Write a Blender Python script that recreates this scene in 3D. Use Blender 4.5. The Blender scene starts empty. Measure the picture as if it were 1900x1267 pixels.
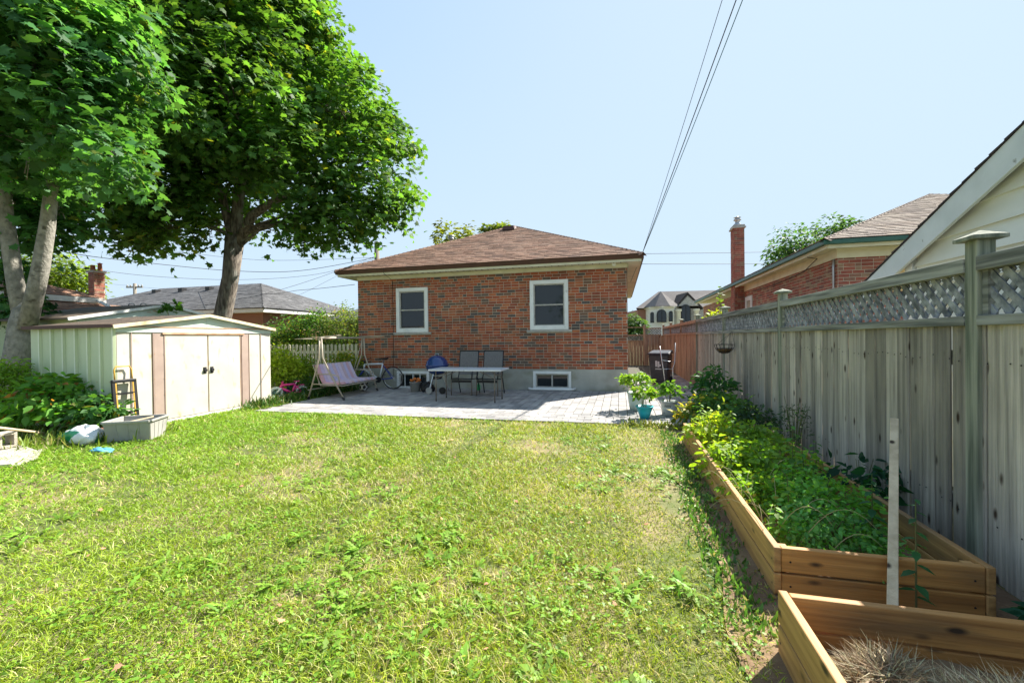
import bpy, math, random
import numpy as np
from mathutils import Vector as V, Matrix, Quaternion
rnd = random.Random(7)
rng = np.random.default_rng(7)
sc = bpy.context.scene
col = sc.collection

# ------------------------------------------------------------------ camera, sky, sun, exposure
FPX, CX, CY = 797.0, 950.0, 633.5
YAW, ROLL, PITCH = math.radians(14.1), math.radians(0.695), math.radians(0.44)
CAM = V((0, 0, 1.40))
F0 = V((-math.sin(YAW), math.cos(YAW), 0)); R0 = V((math.cos(YAW), math.sin(YAW), 0)); Z = V((0, 0, 1))
FW = F0 * math.cos(PITCH) - Z * math.sin(PITCH); U0 = F0 * math.sin(PITCH) + Z * math.cos(PITCH)
CXv = R0 * math.cos(ROLL) - U0 * math.sin(ROLL); CYv = R0 * math.sin(ROLL) + U0 * math.cos(ROLL)
cd = bpy.data.cameras.new('camera'); cam = bpy.data.objects.new('camera', cd); col.objects.link(cam)
cd.sensor_width = 36; cd.lens = FPX / 1900 * 36; cd.clip_start = 0.05; cd.clip_end = 3000
cam.matrix_world = Matrix.Translation(CAM) @ Matrix((CXv, CYv, -FW)).transposed().to_4x4()
sc.camera = cam
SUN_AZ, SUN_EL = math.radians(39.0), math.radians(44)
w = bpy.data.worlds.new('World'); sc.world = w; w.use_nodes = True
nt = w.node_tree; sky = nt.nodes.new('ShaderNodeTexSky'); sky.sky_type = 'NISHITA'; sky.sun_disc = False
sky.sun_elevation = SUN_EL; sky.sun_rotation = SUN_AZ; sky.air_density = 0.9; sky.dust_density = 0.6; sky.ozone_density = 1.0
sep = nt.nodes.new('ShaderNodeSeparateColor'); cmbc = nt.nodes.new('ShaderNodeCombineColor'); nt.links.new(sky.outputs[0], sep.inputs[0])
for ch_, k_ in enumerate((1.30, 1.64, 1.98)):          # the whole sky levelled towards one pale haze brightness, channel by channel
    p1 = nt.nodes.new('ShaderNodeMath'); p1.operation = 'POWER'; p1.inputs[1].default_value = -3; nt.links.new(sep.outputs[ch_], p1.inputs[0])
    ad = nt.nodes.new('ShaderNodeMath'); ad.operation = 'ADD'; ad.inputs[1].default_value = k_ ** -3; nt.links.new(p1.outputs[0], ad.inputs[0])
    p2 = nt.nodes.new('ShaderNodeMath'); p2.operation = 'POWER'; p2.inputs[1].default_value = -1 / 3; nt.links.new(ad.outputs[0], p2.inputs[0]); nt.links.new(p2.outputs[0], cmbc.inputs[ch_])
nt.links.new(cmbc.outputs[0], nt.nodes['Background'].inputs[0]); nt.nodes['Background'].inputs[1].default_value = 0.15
sd = bpy.data.lights.new('sun', 'SUN'); sd.energy = 3.8; sd.angle = math.radians(0.5); sd.color = (1, .95, .86)
so = bpy.data.objects.new('sun', sd); col.objects.link(so)
SV = V((math.sin(SUN_AZ) * math.cos(SUN_EL), math.cos(SUN_AZ) * math.cos(SUN_EL), math.sin(SUN_EL)))
so.rotation_euler = SV.to_track_quat('Z', 'Y').to_euler()
sc.view_settings.view_transform = 'Standard'; sc.view_settings.look = 'None'; sc.view_settings.gamma = 1
sc.view_settings.exposure = 1.84
sc.cycles.max_bounces = 8; sc.cycles.transparent_max_bounces = 8

# ------------------------------------------------------------------ measuring helpers: a viewing ray met with a real plane
def ray(px, py): return FW + CXv * ((px - CX) / FPX) + CYv * ((CY - py) / FPX)
def gz(px, py, z=0.0): r = ray(px, py); return CAM + r * ((z - CAM.z) / r.z)
def onY(px, py, Y): r = ray(px, py); return CAM + r * (Y / r.y)
def onX(px, py, X): r = ray(px, py); return CAM + r * (X / r.x)
def atd(px, py, d): r = ray(px, py); return CAM + r * (d / r.dot(F0))

# ------------------------------------------------------------------ materials
def mat(name, c=(1, 1, 1), c2=None, rough=.75, scale=6, st=(1, 1, 1), detail=5, lo=.35, hi=.65, bump=0, bscale=None, bst=None, rv=0.0,
        attr=False, metal=0.0, spec=.4, knots=False, dirt=None, trans=0.0, tcol=None, coord='Object', wv=0):
    m = bpy.data.materials.new(name); m.use_nodes = True; n = m.node_tree.nodes; L = m.node_tree.links.new
    P = n['Principled BSDF']; out = n['Material Output']
    P.inputs['Roughness'].default_value = rough; P.inputs['Metallic'].default_value = metal
    P.inputs['Specular IOR Level'].default_value = spec
    tc = n.new('ShaderNodeTexCoord'); oi = n.new('ShaderNodeObjectInfo')
    off = n.new('ShaderNodeVectorMath'); off.operation = 'MULTIPLY_ADD'
    off.inputs[0].default_value = (1, 1, 1)
    cmb = n.new('ShaderNodeCombineXYZ')
    mul = n.new('ShaderNodeMath'); mul.operation = 'MULTIPLY'; mul.inputs[1].default_value = 41.3
    L(oi.outputs['Random'], mul.inputs[0]); [L(mul.outputs[0], cmb.inputs[i]) for i in range(3)]
    L(tc.outputs[coord], off.inputs[0]); off.inputs[1].default_value = (1, 1, 1); L(cmb.outputs[0], off.inputs[2])
    vec = off.outputs[0]
    def noise(s, st_, det=detail):
        mp = n.new('ShaderNodeMapping'); mp.inputs['Scale'].default_value = st_; L(vec, mp.inputs['Vector'])
        t = n.new('ShaderNodeTexNoise'); t.inputs['Scale'].default_value = s; t.inputs['Detail'].default_value = det
        L(mp.outputs[0], t.inputs['Vector']); return t
    def mix(f, a, b, bt='MIX'):
        x = n.new('ShaderNodeMix'); x.data_type = 'RGBA'; x.blend_type = bt
        if isinstance(f, (int, float)): x.inputs[0].default_value = f
        else: L(f, x.inputs[0])
        for i, q in ((6, a), (7, b)):
            if isinstance(q, tuple): x.inputs[i].default_value = (*q, 1)
            else: L(q, x.inputs[i])
        return x.outputs[2]
    def ramp(s, lo_, hi_):
        r = n.new('ShaderNodeMapRange'); r.inputs[1].default_value = lo_; r.inputs[2].default_value = hi_; L(s, r.inputs[0]); return r.outputs[0]
    c3 = c2 or tuple(x * .8 for x in c)
    base = mix(ramp(noise(scale, st).outputs[0], lo, hi), c, c3)
    if attr:
        a = n.new('ShaderNodeAttribute'); a.attribute_name = 'Col'; base = mix(1.0, base, a.outputs['Color'], 'MULTIPLY')
    if dirt:
        dc, ds, dl, dh, dst = dirt
        base = mix(ramp(noise(ds, dst, 6).outputs[0], dl, dh), base, dc)
    if knots:
        mp = n.new('ShaderNodeMapping'); mp.inputs['Scale'].default_value = knots; L(vec, mp.inputs['Vector'])
        vo = n.new('ShaderNodeTexVoronoi'); vo.inputs['Scale'].default_value = 1; L(mp.outputs[0], vo.inputs['Vector'])
        base = mix(ramp(vo.outputs['Distance'], .17, .07), base, (.05, .03, .018))
    if wv:                                       # broad weathering that runs across neighbouring pieces
        ge = n.new('ShaderNodeNewGeometry'); t_ = n.new('ShaderNodeTexNoise'); t_.inputs['Scale'].default_value = 1.1; t_.inputs['Detail'].default_value = 7; t_.inputs['Roughness'].default_value = .65
        L(ge.outputs['Position'], t_.inputs['Vector']); mr_ = n.new('ShaderNodeMapRange'); mr_.inputs[1].default_value = .3; mr_.inputs[2].default_value = .7
        mr_.inputs[3].default_value = 1 - wv; mr_.inputs[4].default_value = 1 + wv * .6; L(t_.outputs[0], mr_.inputs[0])
        h_ = n.new('ShaderNodeHueSaturation'); L(base, h_.inputs['Color']); L(mr_.outputs[0], h_.inputs['Value']); base = h_.outputs[0]
    if rv:
        hs = n.new('ShaderNodeHueSaturation'); L(base, hs.inputs['Color'])
        mr = n.new('ShaderNodeMapRange'); mr.inputs[3].default_value = 1 - rv; mr.inputs[4].default_value = 1 + rv
        L(oi.outputs['Random'], mr.inputs[0]); L(mr.outputs[0], hs.inputs['Value']); base = hs.outputs[0]
    L(base, P.inputs['Base Color'])
    if bump:
        b = n.new('ShaderNodeBump'); b.inputs['Strength'].default_value = bump; b.inputs['Distance'].default_value = .02
        L(noise(bscale or scale * 4, bst or st).outputs[0], b.inputs['Height']); L(b.outputs[0], P.inputs['Normal'])
    if trans:
        t = n.new('ShaderNodeBsdfTranslucent'); L(mix(1.0, base, tcol or (1.5, 1.5, .7), 'MULTIPLY'), t.inputs['Color'])
        ms = n.new('ShaderNodeMixShader'); ms.inputs[0].default_value = trans
        L(P.outputs[0], ms.inputs[1]); L(t.outputs[0], ms.inputs[2]); L(ms.outputs[0], out.inputs['Surface'])
    return m
M = {}
def dm(k, *a, **kw): M[k] = mat(k, *a, **kw)
dm('soil', (.15, .09, .05), (.29, .20, .11), scale=3, bump=.6, bscale=40, rough=.95)
dm('lawn_base', (.11, .135, .035), (.26, .21, .11), scale=1.6, lo=.42, hi=.62, bump=.7, bscale=60, rough=.95)
dm('grass', (1, 1, 1), (.8, .85, .7), attr=True, scale=1.1, trans=.34, tcol=(1.3, 1.25, .6), rough=.5, spec=.35)
dm('leaf', (1, 1, 1), (.72, .8, .8), attr=True, scale=.9, trans=.47, tcol=(1.9, 1.8, .55), rough=.58, spec=.28)
dm('petal', (1, 1, 1), attr=True, trans=.3, tcol=(1.2, 1.1, .8), rough=.6)
dm('stem', (.07, .12, .03), (.13, .12, .05), rough=.7)
dm('bark', (.25, .21, .17), (.075, .06, .05), scale=16, st=(1, 1, .22), bump=.9, bscale=22, rough=.9, dirt=((.27, .27, .24), 4, .55, .7, (1, 1, .6)))
dm('pale_bark', (.34, .32, .27), (.19, .18, .15), scale=11, st=(1, 1, .8), bump=.9, bscale=26, rough=.85, dirt=((.09, .08, .06), 6, .6, .72, (1, 1, 1.5)))
dm('brick', wv=0.26, c=(1, 1, 1), c2=(.8, .78, .78), attr=True, scale=9, bump=.5, bscale=90, rough=.85, detail=8)
dm('mortar', wv=0.26, c=(.56, .49, .38), c2=(.44, .38, .29), scale=12, bump=.4, rough=.9)
dm('concrete', wv=0.15, c=(.44, .43, .37), c2=(.33, .32, .27), scale=2.2, bump=.4, bscale=40, rough=.9, dirt=((.20, .20, .11), 1.3, .52, .75, (1, 1, 1.6)), detail=9)
dm('paver', wv=0.22, c=(1, 1, 1), c2=(.82, .82, .84), attr=True, scale=5, bump=.35, bscale=70, rough=.85, detail=8)
dm('joint', (.10, .09, .075), (.06, .06, .04), scale=20, rough=.95)
dm('shingle', wv=0.2, c=(1, 1, 1), c2=(.72, .7, .7), attr=True, scale=10, bump=.5, bscale=160, rough=.92, detail=8)
dm('roof_deck', (.09, .07, .06), rough=.9)
dm('cream_paint', wv=0.12, c=(.72, .68, .50), c2=(.62, .58, .41), scale=3, rough=.5, bump=.08)
dm('white_paint', (.80, .80, .76), (.70, .70, .67), scale=4, rough=.45, bump=.08, dirt=((.42, .42, .38), 9, .66, .8, (1, 1, 1)))
dm('stone_sill', (.46, .44, .39), (.36, .34, .30), scale=14, bump=.3, rough=.85)
dm('brown_gutter', (.09, .035, .022), (.07, .03, .02), rough=.45)
dm('green_gutter', (.028, .10, .07), (.04, .12, .085), rough=.45)
dm('glass', (.008, .012, .015), (.014, .02, .022), rough=.04, spec=.5, scale=1)
dm('curtain', (.10, .10, .09), rough=.8)
dm('vent_metal', (.34, .30, .27), rough=.5, metal=.3)
dm('galvanised', (.5, .5, .5), (.38, .38, .38), rough=.4, metal=.7)
dm('wood_grey', wv=0.22, c=(.53, .48, .405), c2=(.19, .175, .15), scale=20, st=(1.6, 1.6, .055), lo=.30, hi=.74, bump=.7, bscale=40, rough=.9, rv=.36, detail=9,
   knots=(9, 9, 3.6), dirt=((.50, .45, .36), 2.2, .55, .72, (3, 3, .4)))
dm('wood_warm', (.50, .35, .24), (.22, .145, .10), scale=20, st=(1.6, 1.6, .055), bump=.4, bscale=16, rough=.9, rv=.18, detail=9, knots=(9, 9, 2.4))
dm('wood_rail', (.37, .37, .33), (.13, .135, .12), scale=22, st=(1.5, .07, 1.5), bump=.5, bscale=16, rough=.9, rv=.15, detail=9)
dm('wood_post', (.36, .37, .29), (.13, .15, .11), scale=22, st=(1.5, 1.5, .07), bump=.5, bscale=16, rough=.9, rv=.15, detail=9)
dm('lattice_wood', (.34, .35, .36), (.12, .13, .14), scale=16, st=(1, 1, 1), bump=.3, rough=.9, rv=.22)
dm('cedar', (.60, .345, .13), (.31, .155, .055), scale=12, st=(1.3, .10, 2.6), lo=.3, hi=.7, bump=.25, bscale=18, rough=.6, rv=.12, detail=8,
   knots=(6.0, 3.6, 9.0), dirt=((.17, .11, .06), 3, .56, .76, (1, .4, 1.5)))
dm('cedar_end', (.60, .30, .09), (.29, .13, .04), scale=12, st=(.10, 1.3, 2.6), lo=.3, hi=.7, bump=.25, bscale=18, rough=.6, rv=.12, detail=8,
   knots=(3.6, 6.0, 9.0), dirt=((.15, .095, .05), 3, .55, .75, (.4, 1, 1.5)))
dm('raw_lumber', (.70, .56, .37), (.48, .37, .23), scale=9, st=(1.4, 1.4, .14), bump=.3, rough=.8, knots=(9, 9, 2.2))
dm('straw', (1, 1, 1), attr=True, rough=.8, trans=.15, tcol=(1.1, 1, .8))
dm('shed_side', (.60, .66, .44), (.50, .57, .36), scale=2, st=(1, 1, .4), rough=.4, dirt=((.30, .34, .19), 3, .6, .95, (1.5, 1.5, .25)))
dm('shed_rib_light', (.80, .84, .66), (.72, .76, .58), rough=.4)  # pale tone paints in the light that the angled rib facets catch
dm('shed_front', (.60, .565, .48), (.53, .495, .41), scale=2.5, rough=.5, bump=.5, bscale=1.6, dirt=((.50, .34, .20), 6, .61, .76, (1.5, 1.5, .7)))
dm('shed_trim', (.40, .30, .25), (.34, .25, .21), scale=4, rough=.55)
dm('shed_gable', (.60, .70, .62), (.54, .62, .54), scale=3, rough=.5, dirt=((.45, .22, .08), 4, .62, .74, (1, 1, 2)))
dm('shed_rust', (.42, .20, .10), (.50, .36, .24), scale=5, rough=.7)
dm('shed_roof', (.085, .07, .06), (.15, .11, .08), scale=3, st=(.3, 1.6, 1), rough=.75, bump=.3)
dm('shed_cream_edge', (.70, .60, .42), (.50, .30, .15), scale=5, lo=.5, hi=.75, rough=.55)
dm('black', (.018, .018, .02), rough=.5)
dm('rubber', (.02, .02, .02), rough=.75)
dm('chrome', (.6, .6, .6), rough=.25, metal=.9)
dm('blue_enamel', (.018, .045, .16), (.022, .05, .18), rough=.15, spec=.7)
dm('table_white', (.58, .60, .62), (.52, .54, .56), rough=.4)
dm('leg_brown', (.22, .18, .14), rough=.45, metal=.3)
dm('sling', (.20, .19, .185), (.12, .115, .11), scale=60, st=(4, .3, .3), rough=.85, bump=.2)
dm('beige_metal', (.44, .37, .28), (.37, .31, .23), rough=.42)
dm('cushion', (1, 1, 1), (.9, .88, .9), attr=True, scale=20, rough=.9, bump=.3)
dm('bike_white', (.72, .74, .76), rough=.3)
dm('bike_blue', (.02, .05, .28), rough=.3)
dm('pink', (.72, .05, .26), rough=.4)
dm('teal_toy', (.02, .30, .36), rough=.4)
dm('teal_pot', (.02, .42, .50), (.03, .36, .44), rough=.42)
dm('mint_pot', (.52, .62, .56), (.46, .55, .50), rough=.5)
dm('bucket_white', (.70, .71, .70), (.6, .6, .6), rough=.45)
dm('grey_plastic', (.37, .36, .33), (.30, .29, .27), scale=4, rough=.6, bump=.1, dirt=((.22, .2, .17), 4, .6, .75, (1, 1, 1)))
dm('orange', (.70, .20, .04), rough=.6)
dm('yellow_plastic', (.80, .36, .02), rough=.45)
dm('terracotta', (.42, .14, .06), (.34, .11, .05), rough=.8)
dm('far_brick', (.33, .155, .105), (.24, .12, .085), scale=30, st=(1, 1, 3), rough=.9)
dm('red_planter', (.40, .07, .03), rough=.7)
dm('bag', (1, 1, 1), attr=True, rough=.32, spec=.6)
dm('ball', (1, 1, 1), attr=True, rough=.4)
dm('block', (.52, .46, .38), (.42, .37, .30), scale=30, bump=.7, bscale=80, rough=.95)
dm('slab', (.46, .42, .36), (.34, .31, .26), scale=4, bump=.6, bscale=30, rough=.95, detail=9)
dm('bin', (.022, .022, .030), (.04, .04, .048), rough=.45)
dm('bin_mark', (.55, .55, .55), rough=.6)
dm('wire', (.02, .02, .02), rough=.6)
dm('green_wire', (.03, .16, .14), rough=.6)
dm('coir', (.22, .12, .05), (.12, .07, .03), scale=30, bump=.8, rough=1)
dm('stucco', (.76, .73, .66), (.66, .63, .56), scale=3, rough=.8)
dm('grey_stone', (.42, .40, .38), (.32, .30, .28), scale=4, rough=.85)
dm('siding', wv=0.08, c=(.76, .77, .68), c2=(.70, .71, .62), scale=2.4, st=(1, .4, 2), rough=.45, bump=.06)
dm('rake', (.66, .70, .70), (.58, .62, .62), scale=4, rough=.55, bump=.15, dirt=((.22, .23, .20), 10, .68, .74, (1, 1, 1)))
dm('dark_shingle', (.045, .035, .035), (.03, .025, .025), scale=30, rough=.95)
dm('pole_wood', (.26, .23, .19), (.18, .16, .13), scale=8, st=(1, 1, .1), rough=.9)
dm('picket', (.75, .68, .50), (.62, .55, .40), scale=6, rough=.8, rv=.15)
dm('asphalt', (.055, .055, .055), rough=.95)
dm('blue_rag', (.10, .42, .66), (.16, .5, .74), scale=30, rough=.7)
dm('yellow_metal', (.62, .36, .06), rough=.45)
dm('litter', (1, 1, 1), attr=True, rough=.8)

# ------------------------------------------------------------------ builders
W = {}                                             # world origin of each thing / part
def tag(o, label=None, cat=None, group=None, kind=None):
    if label: o['label'] = label
    if cat: o['category'] = cat
    if group: o['group'] = group
    if kind: o['kind'] = kind
    return o
def link(name, data, parent=None, origin=None):
    o = bpy.data.objects.new(name, data); col.objects.link(o)
    base = W[parent.name] if parent else V((0, 0, 0))
    origin = V(origin) if origin is not None else base.copy()
    if parent: o.parent = parent
    o.location = origin - base; W[o.name] = origin
    return o
def E(name, loc, label, cat, group=None): return tag(link(name, None, None, V(loc)), label, cat, group)
class MB:
    def __init__(s): s.v = []; s.f = []; s.c = []; s.hasc = False
    def add(s, vs, fs, c=None):
        n = len(s.v); s.v += [tuple(v) for v in vs]; s.f += [tuple(n + i for i in f) for f in fs]
        s.c += [c or (1, 1, 1)] * len(fs); s.hasc |= c is not None; return s
    def hexa(s, p, c=None):                      # 8 corners: bottom ring then top ring
        return s.add(p, [(3, 2, 1, 0), (4, 5, 6, 7), (0, 1, 5, 4), (1, 2, 6, 5), (2, 3, 7, 6), (3, 0, 4, 7)], c)
    def box(s, x0, x1, y0, y1, z0, z1, c=None):
        return s.hexa([(x0, y0, z0), (x1, y0, z0), (x1, y1, z0), (x0, y1, z0), (x0, y0, z1), (x1, y0, z1), (x1, y1, z1), (x0, y1, z1)], c)
    def ob(s, o, a, b, h, c=None):               # oriented box from corner o, edges a, b, h
        o, a, b, h = V(o), V(a), V(b), V(h)
        return s.hexa([o, o + a, o + a + b, o + b, o + h, o + a + h, o + a + b + h, o + b + h], c)
    def beam(s, p, q, wd, th, up=None, c=None):  # bar of section wd x th from p to q
        p, q = V(p), V(q); d = (q - p).normalized(); u = V(up) if up else (Z if abs(d.z) < .9 else V((0, 1, 0)))
        a = d.cross(u).normalized(); b = a.cross(d).normalized()
        return s.ob(p - a * wd / 2 - b * th / 2, a * wd, b * th, q - p, c)
    def tube(s, pts, r, seg=8, closed=False, c=None):
        pts = [V(p) for p in pts]; n = len(pts); rs = r if isinstance(r, (list, tuple)) else [r] * n
        base = len(s.v); prev = None; vs = []
        for i, p in enumerate(pts):
            if closed: t = (pts[(i + 1) % n] - pts[i - 1]).normalized()
            else: t = (pts[min(i + 1, n - 1)] - pts[max(i - 1, 0)]).normalized()
            if prev is None:
                u = Z if abs(t.z) < .9 else V((1, 0, 0)); a = t.cross(u).normalized()
            else:
                a = prev - t * prev.dot(t)
                a = a.normalized() if a.length > 1e-5 else t.orthogonal().normalized()
            prev = a; b = t.cross(a)
            for k in range(seg):
                th = 2 * math.pi * k / seg; vs.append(p + (a * math.cos(th) + b * math.sin(th)) * rs[i])
        fs = []
        for i in range(n if closed else n - 1):
            j = (i + 1) % n
            for k in range(seg): l = (k + 1) % seg; fs.append((i * seg + k, i * seg + l, j * seg + l, j * seg + k))
        if not closed: fs += [tuple(range(seg))[::-1], tuple((n - 1) * seg + k for k in range(seg))]
        return s.add(vs, fs, c)
    def lathe(s, c0, prof, seg=24, c=None, axis=None):
        c0 = V(c0); ax = V(axis).normalized() if axis else Z; a = ax.orthogonal().normalized(); b = ax.cross(a); vs = []
        for r, z in prof:
            for k in range(seg):
                th = 2 * math.pi * k / seg; vs.append(c0 + ax * z + (a * math.cos(th) + b * math.sin(th)) * r)
        fs = [(i * seg + k, i * seg + (k + 1) % seg, (i + 1) * seg + (k + 1) % seg, (i + 1) * seg + k) for i in range(len(prof) - 1) for k in range(seg)]
        return s.add(vs, fs, c)
    def prism(s, poly, ex, c=None):
        poly = [V(p) for p in poly]; ex = V(ex); n = len(poly)
        return s.add(poly + [p + ex for p in poly], [tuple(range(n))[::-1], tuple(range(n, 2 * n))] + [(i, (i + 1) % n, n + (i + 1) % n, n + i) for i in range(n)], c)
    def mesh(s, name, mt, o=V((0, 0, 0)), smooth=False):
        me = bpy.data.meshes.new(name); me.from_pydata([(v[0] - o[0], v[1] - o[1], v[2] - o[2]) for v in s.v], [], s.f)
        if s.hasc:
            a = me.color_attributes.new('Col', 'FLOAT_COLOR', 'CORNER')
            arr = np.repeat(np.array([(*c, 1) for c in s.c], dtype=np.float32), [len(f) for f in s.f], axis=0)
            a.data.foreach_set('color', arr.ravel())
        me.materials.append(M[mt])
        if smooth: me.polygons.foreach_set('use_smooth', [True] * len(me.polygons))
        me.update(); return me
    def build(s, name, mt, parent=None, origin=None, smooth=False, bev=0):
        o0 = V(origin) if origin is not None else (W[parent.name] if parent else V((0, 0, 0)))
        o = link(name, s.mesh(name, mt, o0, smooth), parent, o0)
        if bev:
            b = o.modifiers.new('Bevel', 'BEVEL'); b.width = bev; b.segments = 2; b.limit_method = 'ANGLE'
        return o
def pieces(name, parent, items, mt, limit=300, key=None, stuffname=None, bev=0):
    """items: (8 corners, colour); the nearest to the camera become objects of their own, the rest one joined part"""
    its = []
    for p, c in items:
        ctr = sum((V(q) for q in p), V((0, 0, 0))) / len(p); its.append((ctr, p, c))
    its.sort(key=key or (lambda t: (t[0] - CAM).length))
    cache = {}
    for ctr, p, c in its[:limit]:
        k = (tuple(round(x - y, 3) for q in p for x, y in zip(q, ctr)), c)
        if k not in cache: cache[k] = MB().hexa([V(q) - ctr for q in p], c).mesh(name, mt)
        o = link(name, cache[k], parent, ctr)
        if bev:
            b = o.modifiers.new('Bevel', 'BEVEL'); b.width = bev; b.segments = 1; b.limit_method = 'ANGLE'
    if its[limit:]:
        mb = MB()
        for _, p, c in its[limit:]: mb.hexa(p, c)
        tag(mb.build(stuffname or name + 's', mt, parent), kind='stuff')

# leaves: many small faces in one mesh, by numpy
TPL = {
 'maple': ([(0, 0, 0), (.13, .02, 0), (.42, -.12, -.05), (.36, .10, -.02), (.56, .34, -.08), (.30, .40, 0), (.26, .60, -.02), (.07, .62, .0), (0, 1, -.12),
            (-.07, .62, .0), (-.26, .60, -.02), (-.30, .40, 0), (-.56, .34, -.08), (-.36, .10, -.02), (-.42, -.12, -.05), (-.13, .02, 0)],
           [(0, 1, 2, 3), (0, 3, 4, 5), (0, 5, 6, 7), (0, 7, 8, 9), (0, 9, 10, 11), (0, 11, 12, 13), (0, 13, 14, 15)]),
 'oval': ([(0, 0, 0), (.22, .25, .05), (.24, .55, .04), (0, 1, -.10), (-.24, .55, .04), (-.22, .25, .05), (0, .5, -.02)],
          [(0, 1, 6, 5), (1, 2, 3, 6), (6, 3, 4, 5)]),
 'dia': ([(0, 0, 0), (.28, .5, .08), (0, 1, -.06), (-.28, .5, .08)], [(0, 1, 2), (0, 2, 3)]),
 'long': ([(-.06, 0, 0), (.06, 0, 0), (.15, .4, .1), (.10, .8, .06), (0, 1, -.02), (-.10, .8, .06), (-.15, .4, .1)], [(0, 1, 2, 6), (6, 2, 3, 5), (5, 3, 4)]),
 'jag': ([(0, 0, 0), (.05, .2, .06), (.13, .26, .08), (.06, .36, .08), (.17, .46, .08), (.07, .56, .07), (.19, .68, .05), (.10, .80, .03), (0, 1, -.04), (-.10, .80, .03), (-.19, .68, .05), (-.07, .56, .07), (-.17, .46, .08), (-.06, .36, .08), (-.13, .26, .08), (-.05, .2, .06)],
         [(0, 1, 15), (1, 2, 3, 13, 14, 15), (3, 4, 5, 11, 12, 13), (5, 6, 7, 9, 10, 11), (7, 8, 9)]),
 'blade': ([(-.5, 0, 0), (.5, 0, 0), (.4, .55, 0), (-.4, .55, 0), (0, 1, -.3)], [(0, 1, 2, 3), (3, 2, 4)]),
}
def norm(a): return a / np.maximum(np.linalg.norm(a, axis=1, keepdims=True), 1e-9)
def leaf_mesh(name, P, N, D, S, tpl, cols, mt, parent=None, origin=None, wid=None):
    tv, tf = TPL[tpl]; tv = np.array(tv); n, k = len(P), len(tv)
    N = norm(N); D = norm(D - N * (D * N).sum(1, keepdims=True)); T = np.cross(D, N)
    wx = S if wid is None else wid
    o = V(origin) if origin is not None else (W[parent.name] if parent else V((0, 0, 0)))
    Vv = (P[:, None] + T[:, None] * (tv[None, :, 0:1] * wx[:, None, None]) + D[:, None] * (tv[None, :, 1:2] * S[:, None, None])
          + N[:, None] * (tv[None, :, 2:3] * S[:, None, None])) - np.array(o)
    me = bpy.data.meshes.new(name); me.vertices.add(n * k); me.vertices.foreach_set('co', Vv.ravel().astype(np.float32))
    fl = np.concatenate([np.array(f) for f in tf]); ln = np.array([len(f) for f in tf])
    li = (fl[None] + (np.arange(n) * k)[:, None]).ravel(); me.loops.add(len(li)); me.loops.foreach_set('vertex_index', li.astype(np.int32))
    lens = np.tile(ln, n); me.polygons.add(len(lens)); st = np.concatenate([[0], np.cumsum(lens)[:-1]])
    me.polygons.foreach_set('loop_start', st.astype(np.int32)); me.polygons.foreach_set('loop_total', lens.astype(np.int32))
    me.update(calc_edges=True)
    a = me.color_attributes.new('Col', 'FLOAT_COLOR', 'POINT')
    cc = np.ones((n, k, 4), dtype=np.float32); cc[:, :, :3] = cols[:, None, :]; a.data.foreach_set('color', cc.ravel())
    me.materials.append(M[mt]); return link(name, me, parent, o)
def rvec(n): return norm(rng.normal(size=(n, 3)))
def leafcols(n, base, var=.25, alt=None, altp=0.0):
    c = np.array(base)[None] * (1 + rng.uniform(-var, var, (n, 1))) * (1 + rng.uniform(-.1, .1, (n, 3)))
    if alt is not None: m = rng.random(n) < altp; c[m] = np.array(alt) * (1 + rng.uniform(-.2, .2, (m.sum(), 1)))
    return np.clip(c, 0, 1)
def clump_leaves(C, Nn, rc, per, size, spread=.9, droop=.5):
    """C clump centres, Nn outward directions -> leaf positions, normals, tip directions, sizes"""
    n = len(C); idx = np.repeat(np.arange(n), per); m = len(idx)
    h = rng.normal(size=(m, 3)) * np.array([.55, .55, .32]) * rc; hr = np.linalg.norm(h[:, :2], axis=1)
    P = C[idx] + h; P[:, 2] -= droop * hr ** 2 / rc
    out = h.copy(); out[:, 2] = 0; out = norm(out + 1e-4) + Nn[idx] * .8
    N = np.array([0, 0, 1.0]) * .9 + Nn[idx] * .45 + rvec(m) * spread * .75
    D = out + np.array([0, 0, -.55]) + rvec(m) * .5
    return P, N, D, size * rng.uniform(.5, 1.3, m)
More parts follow.
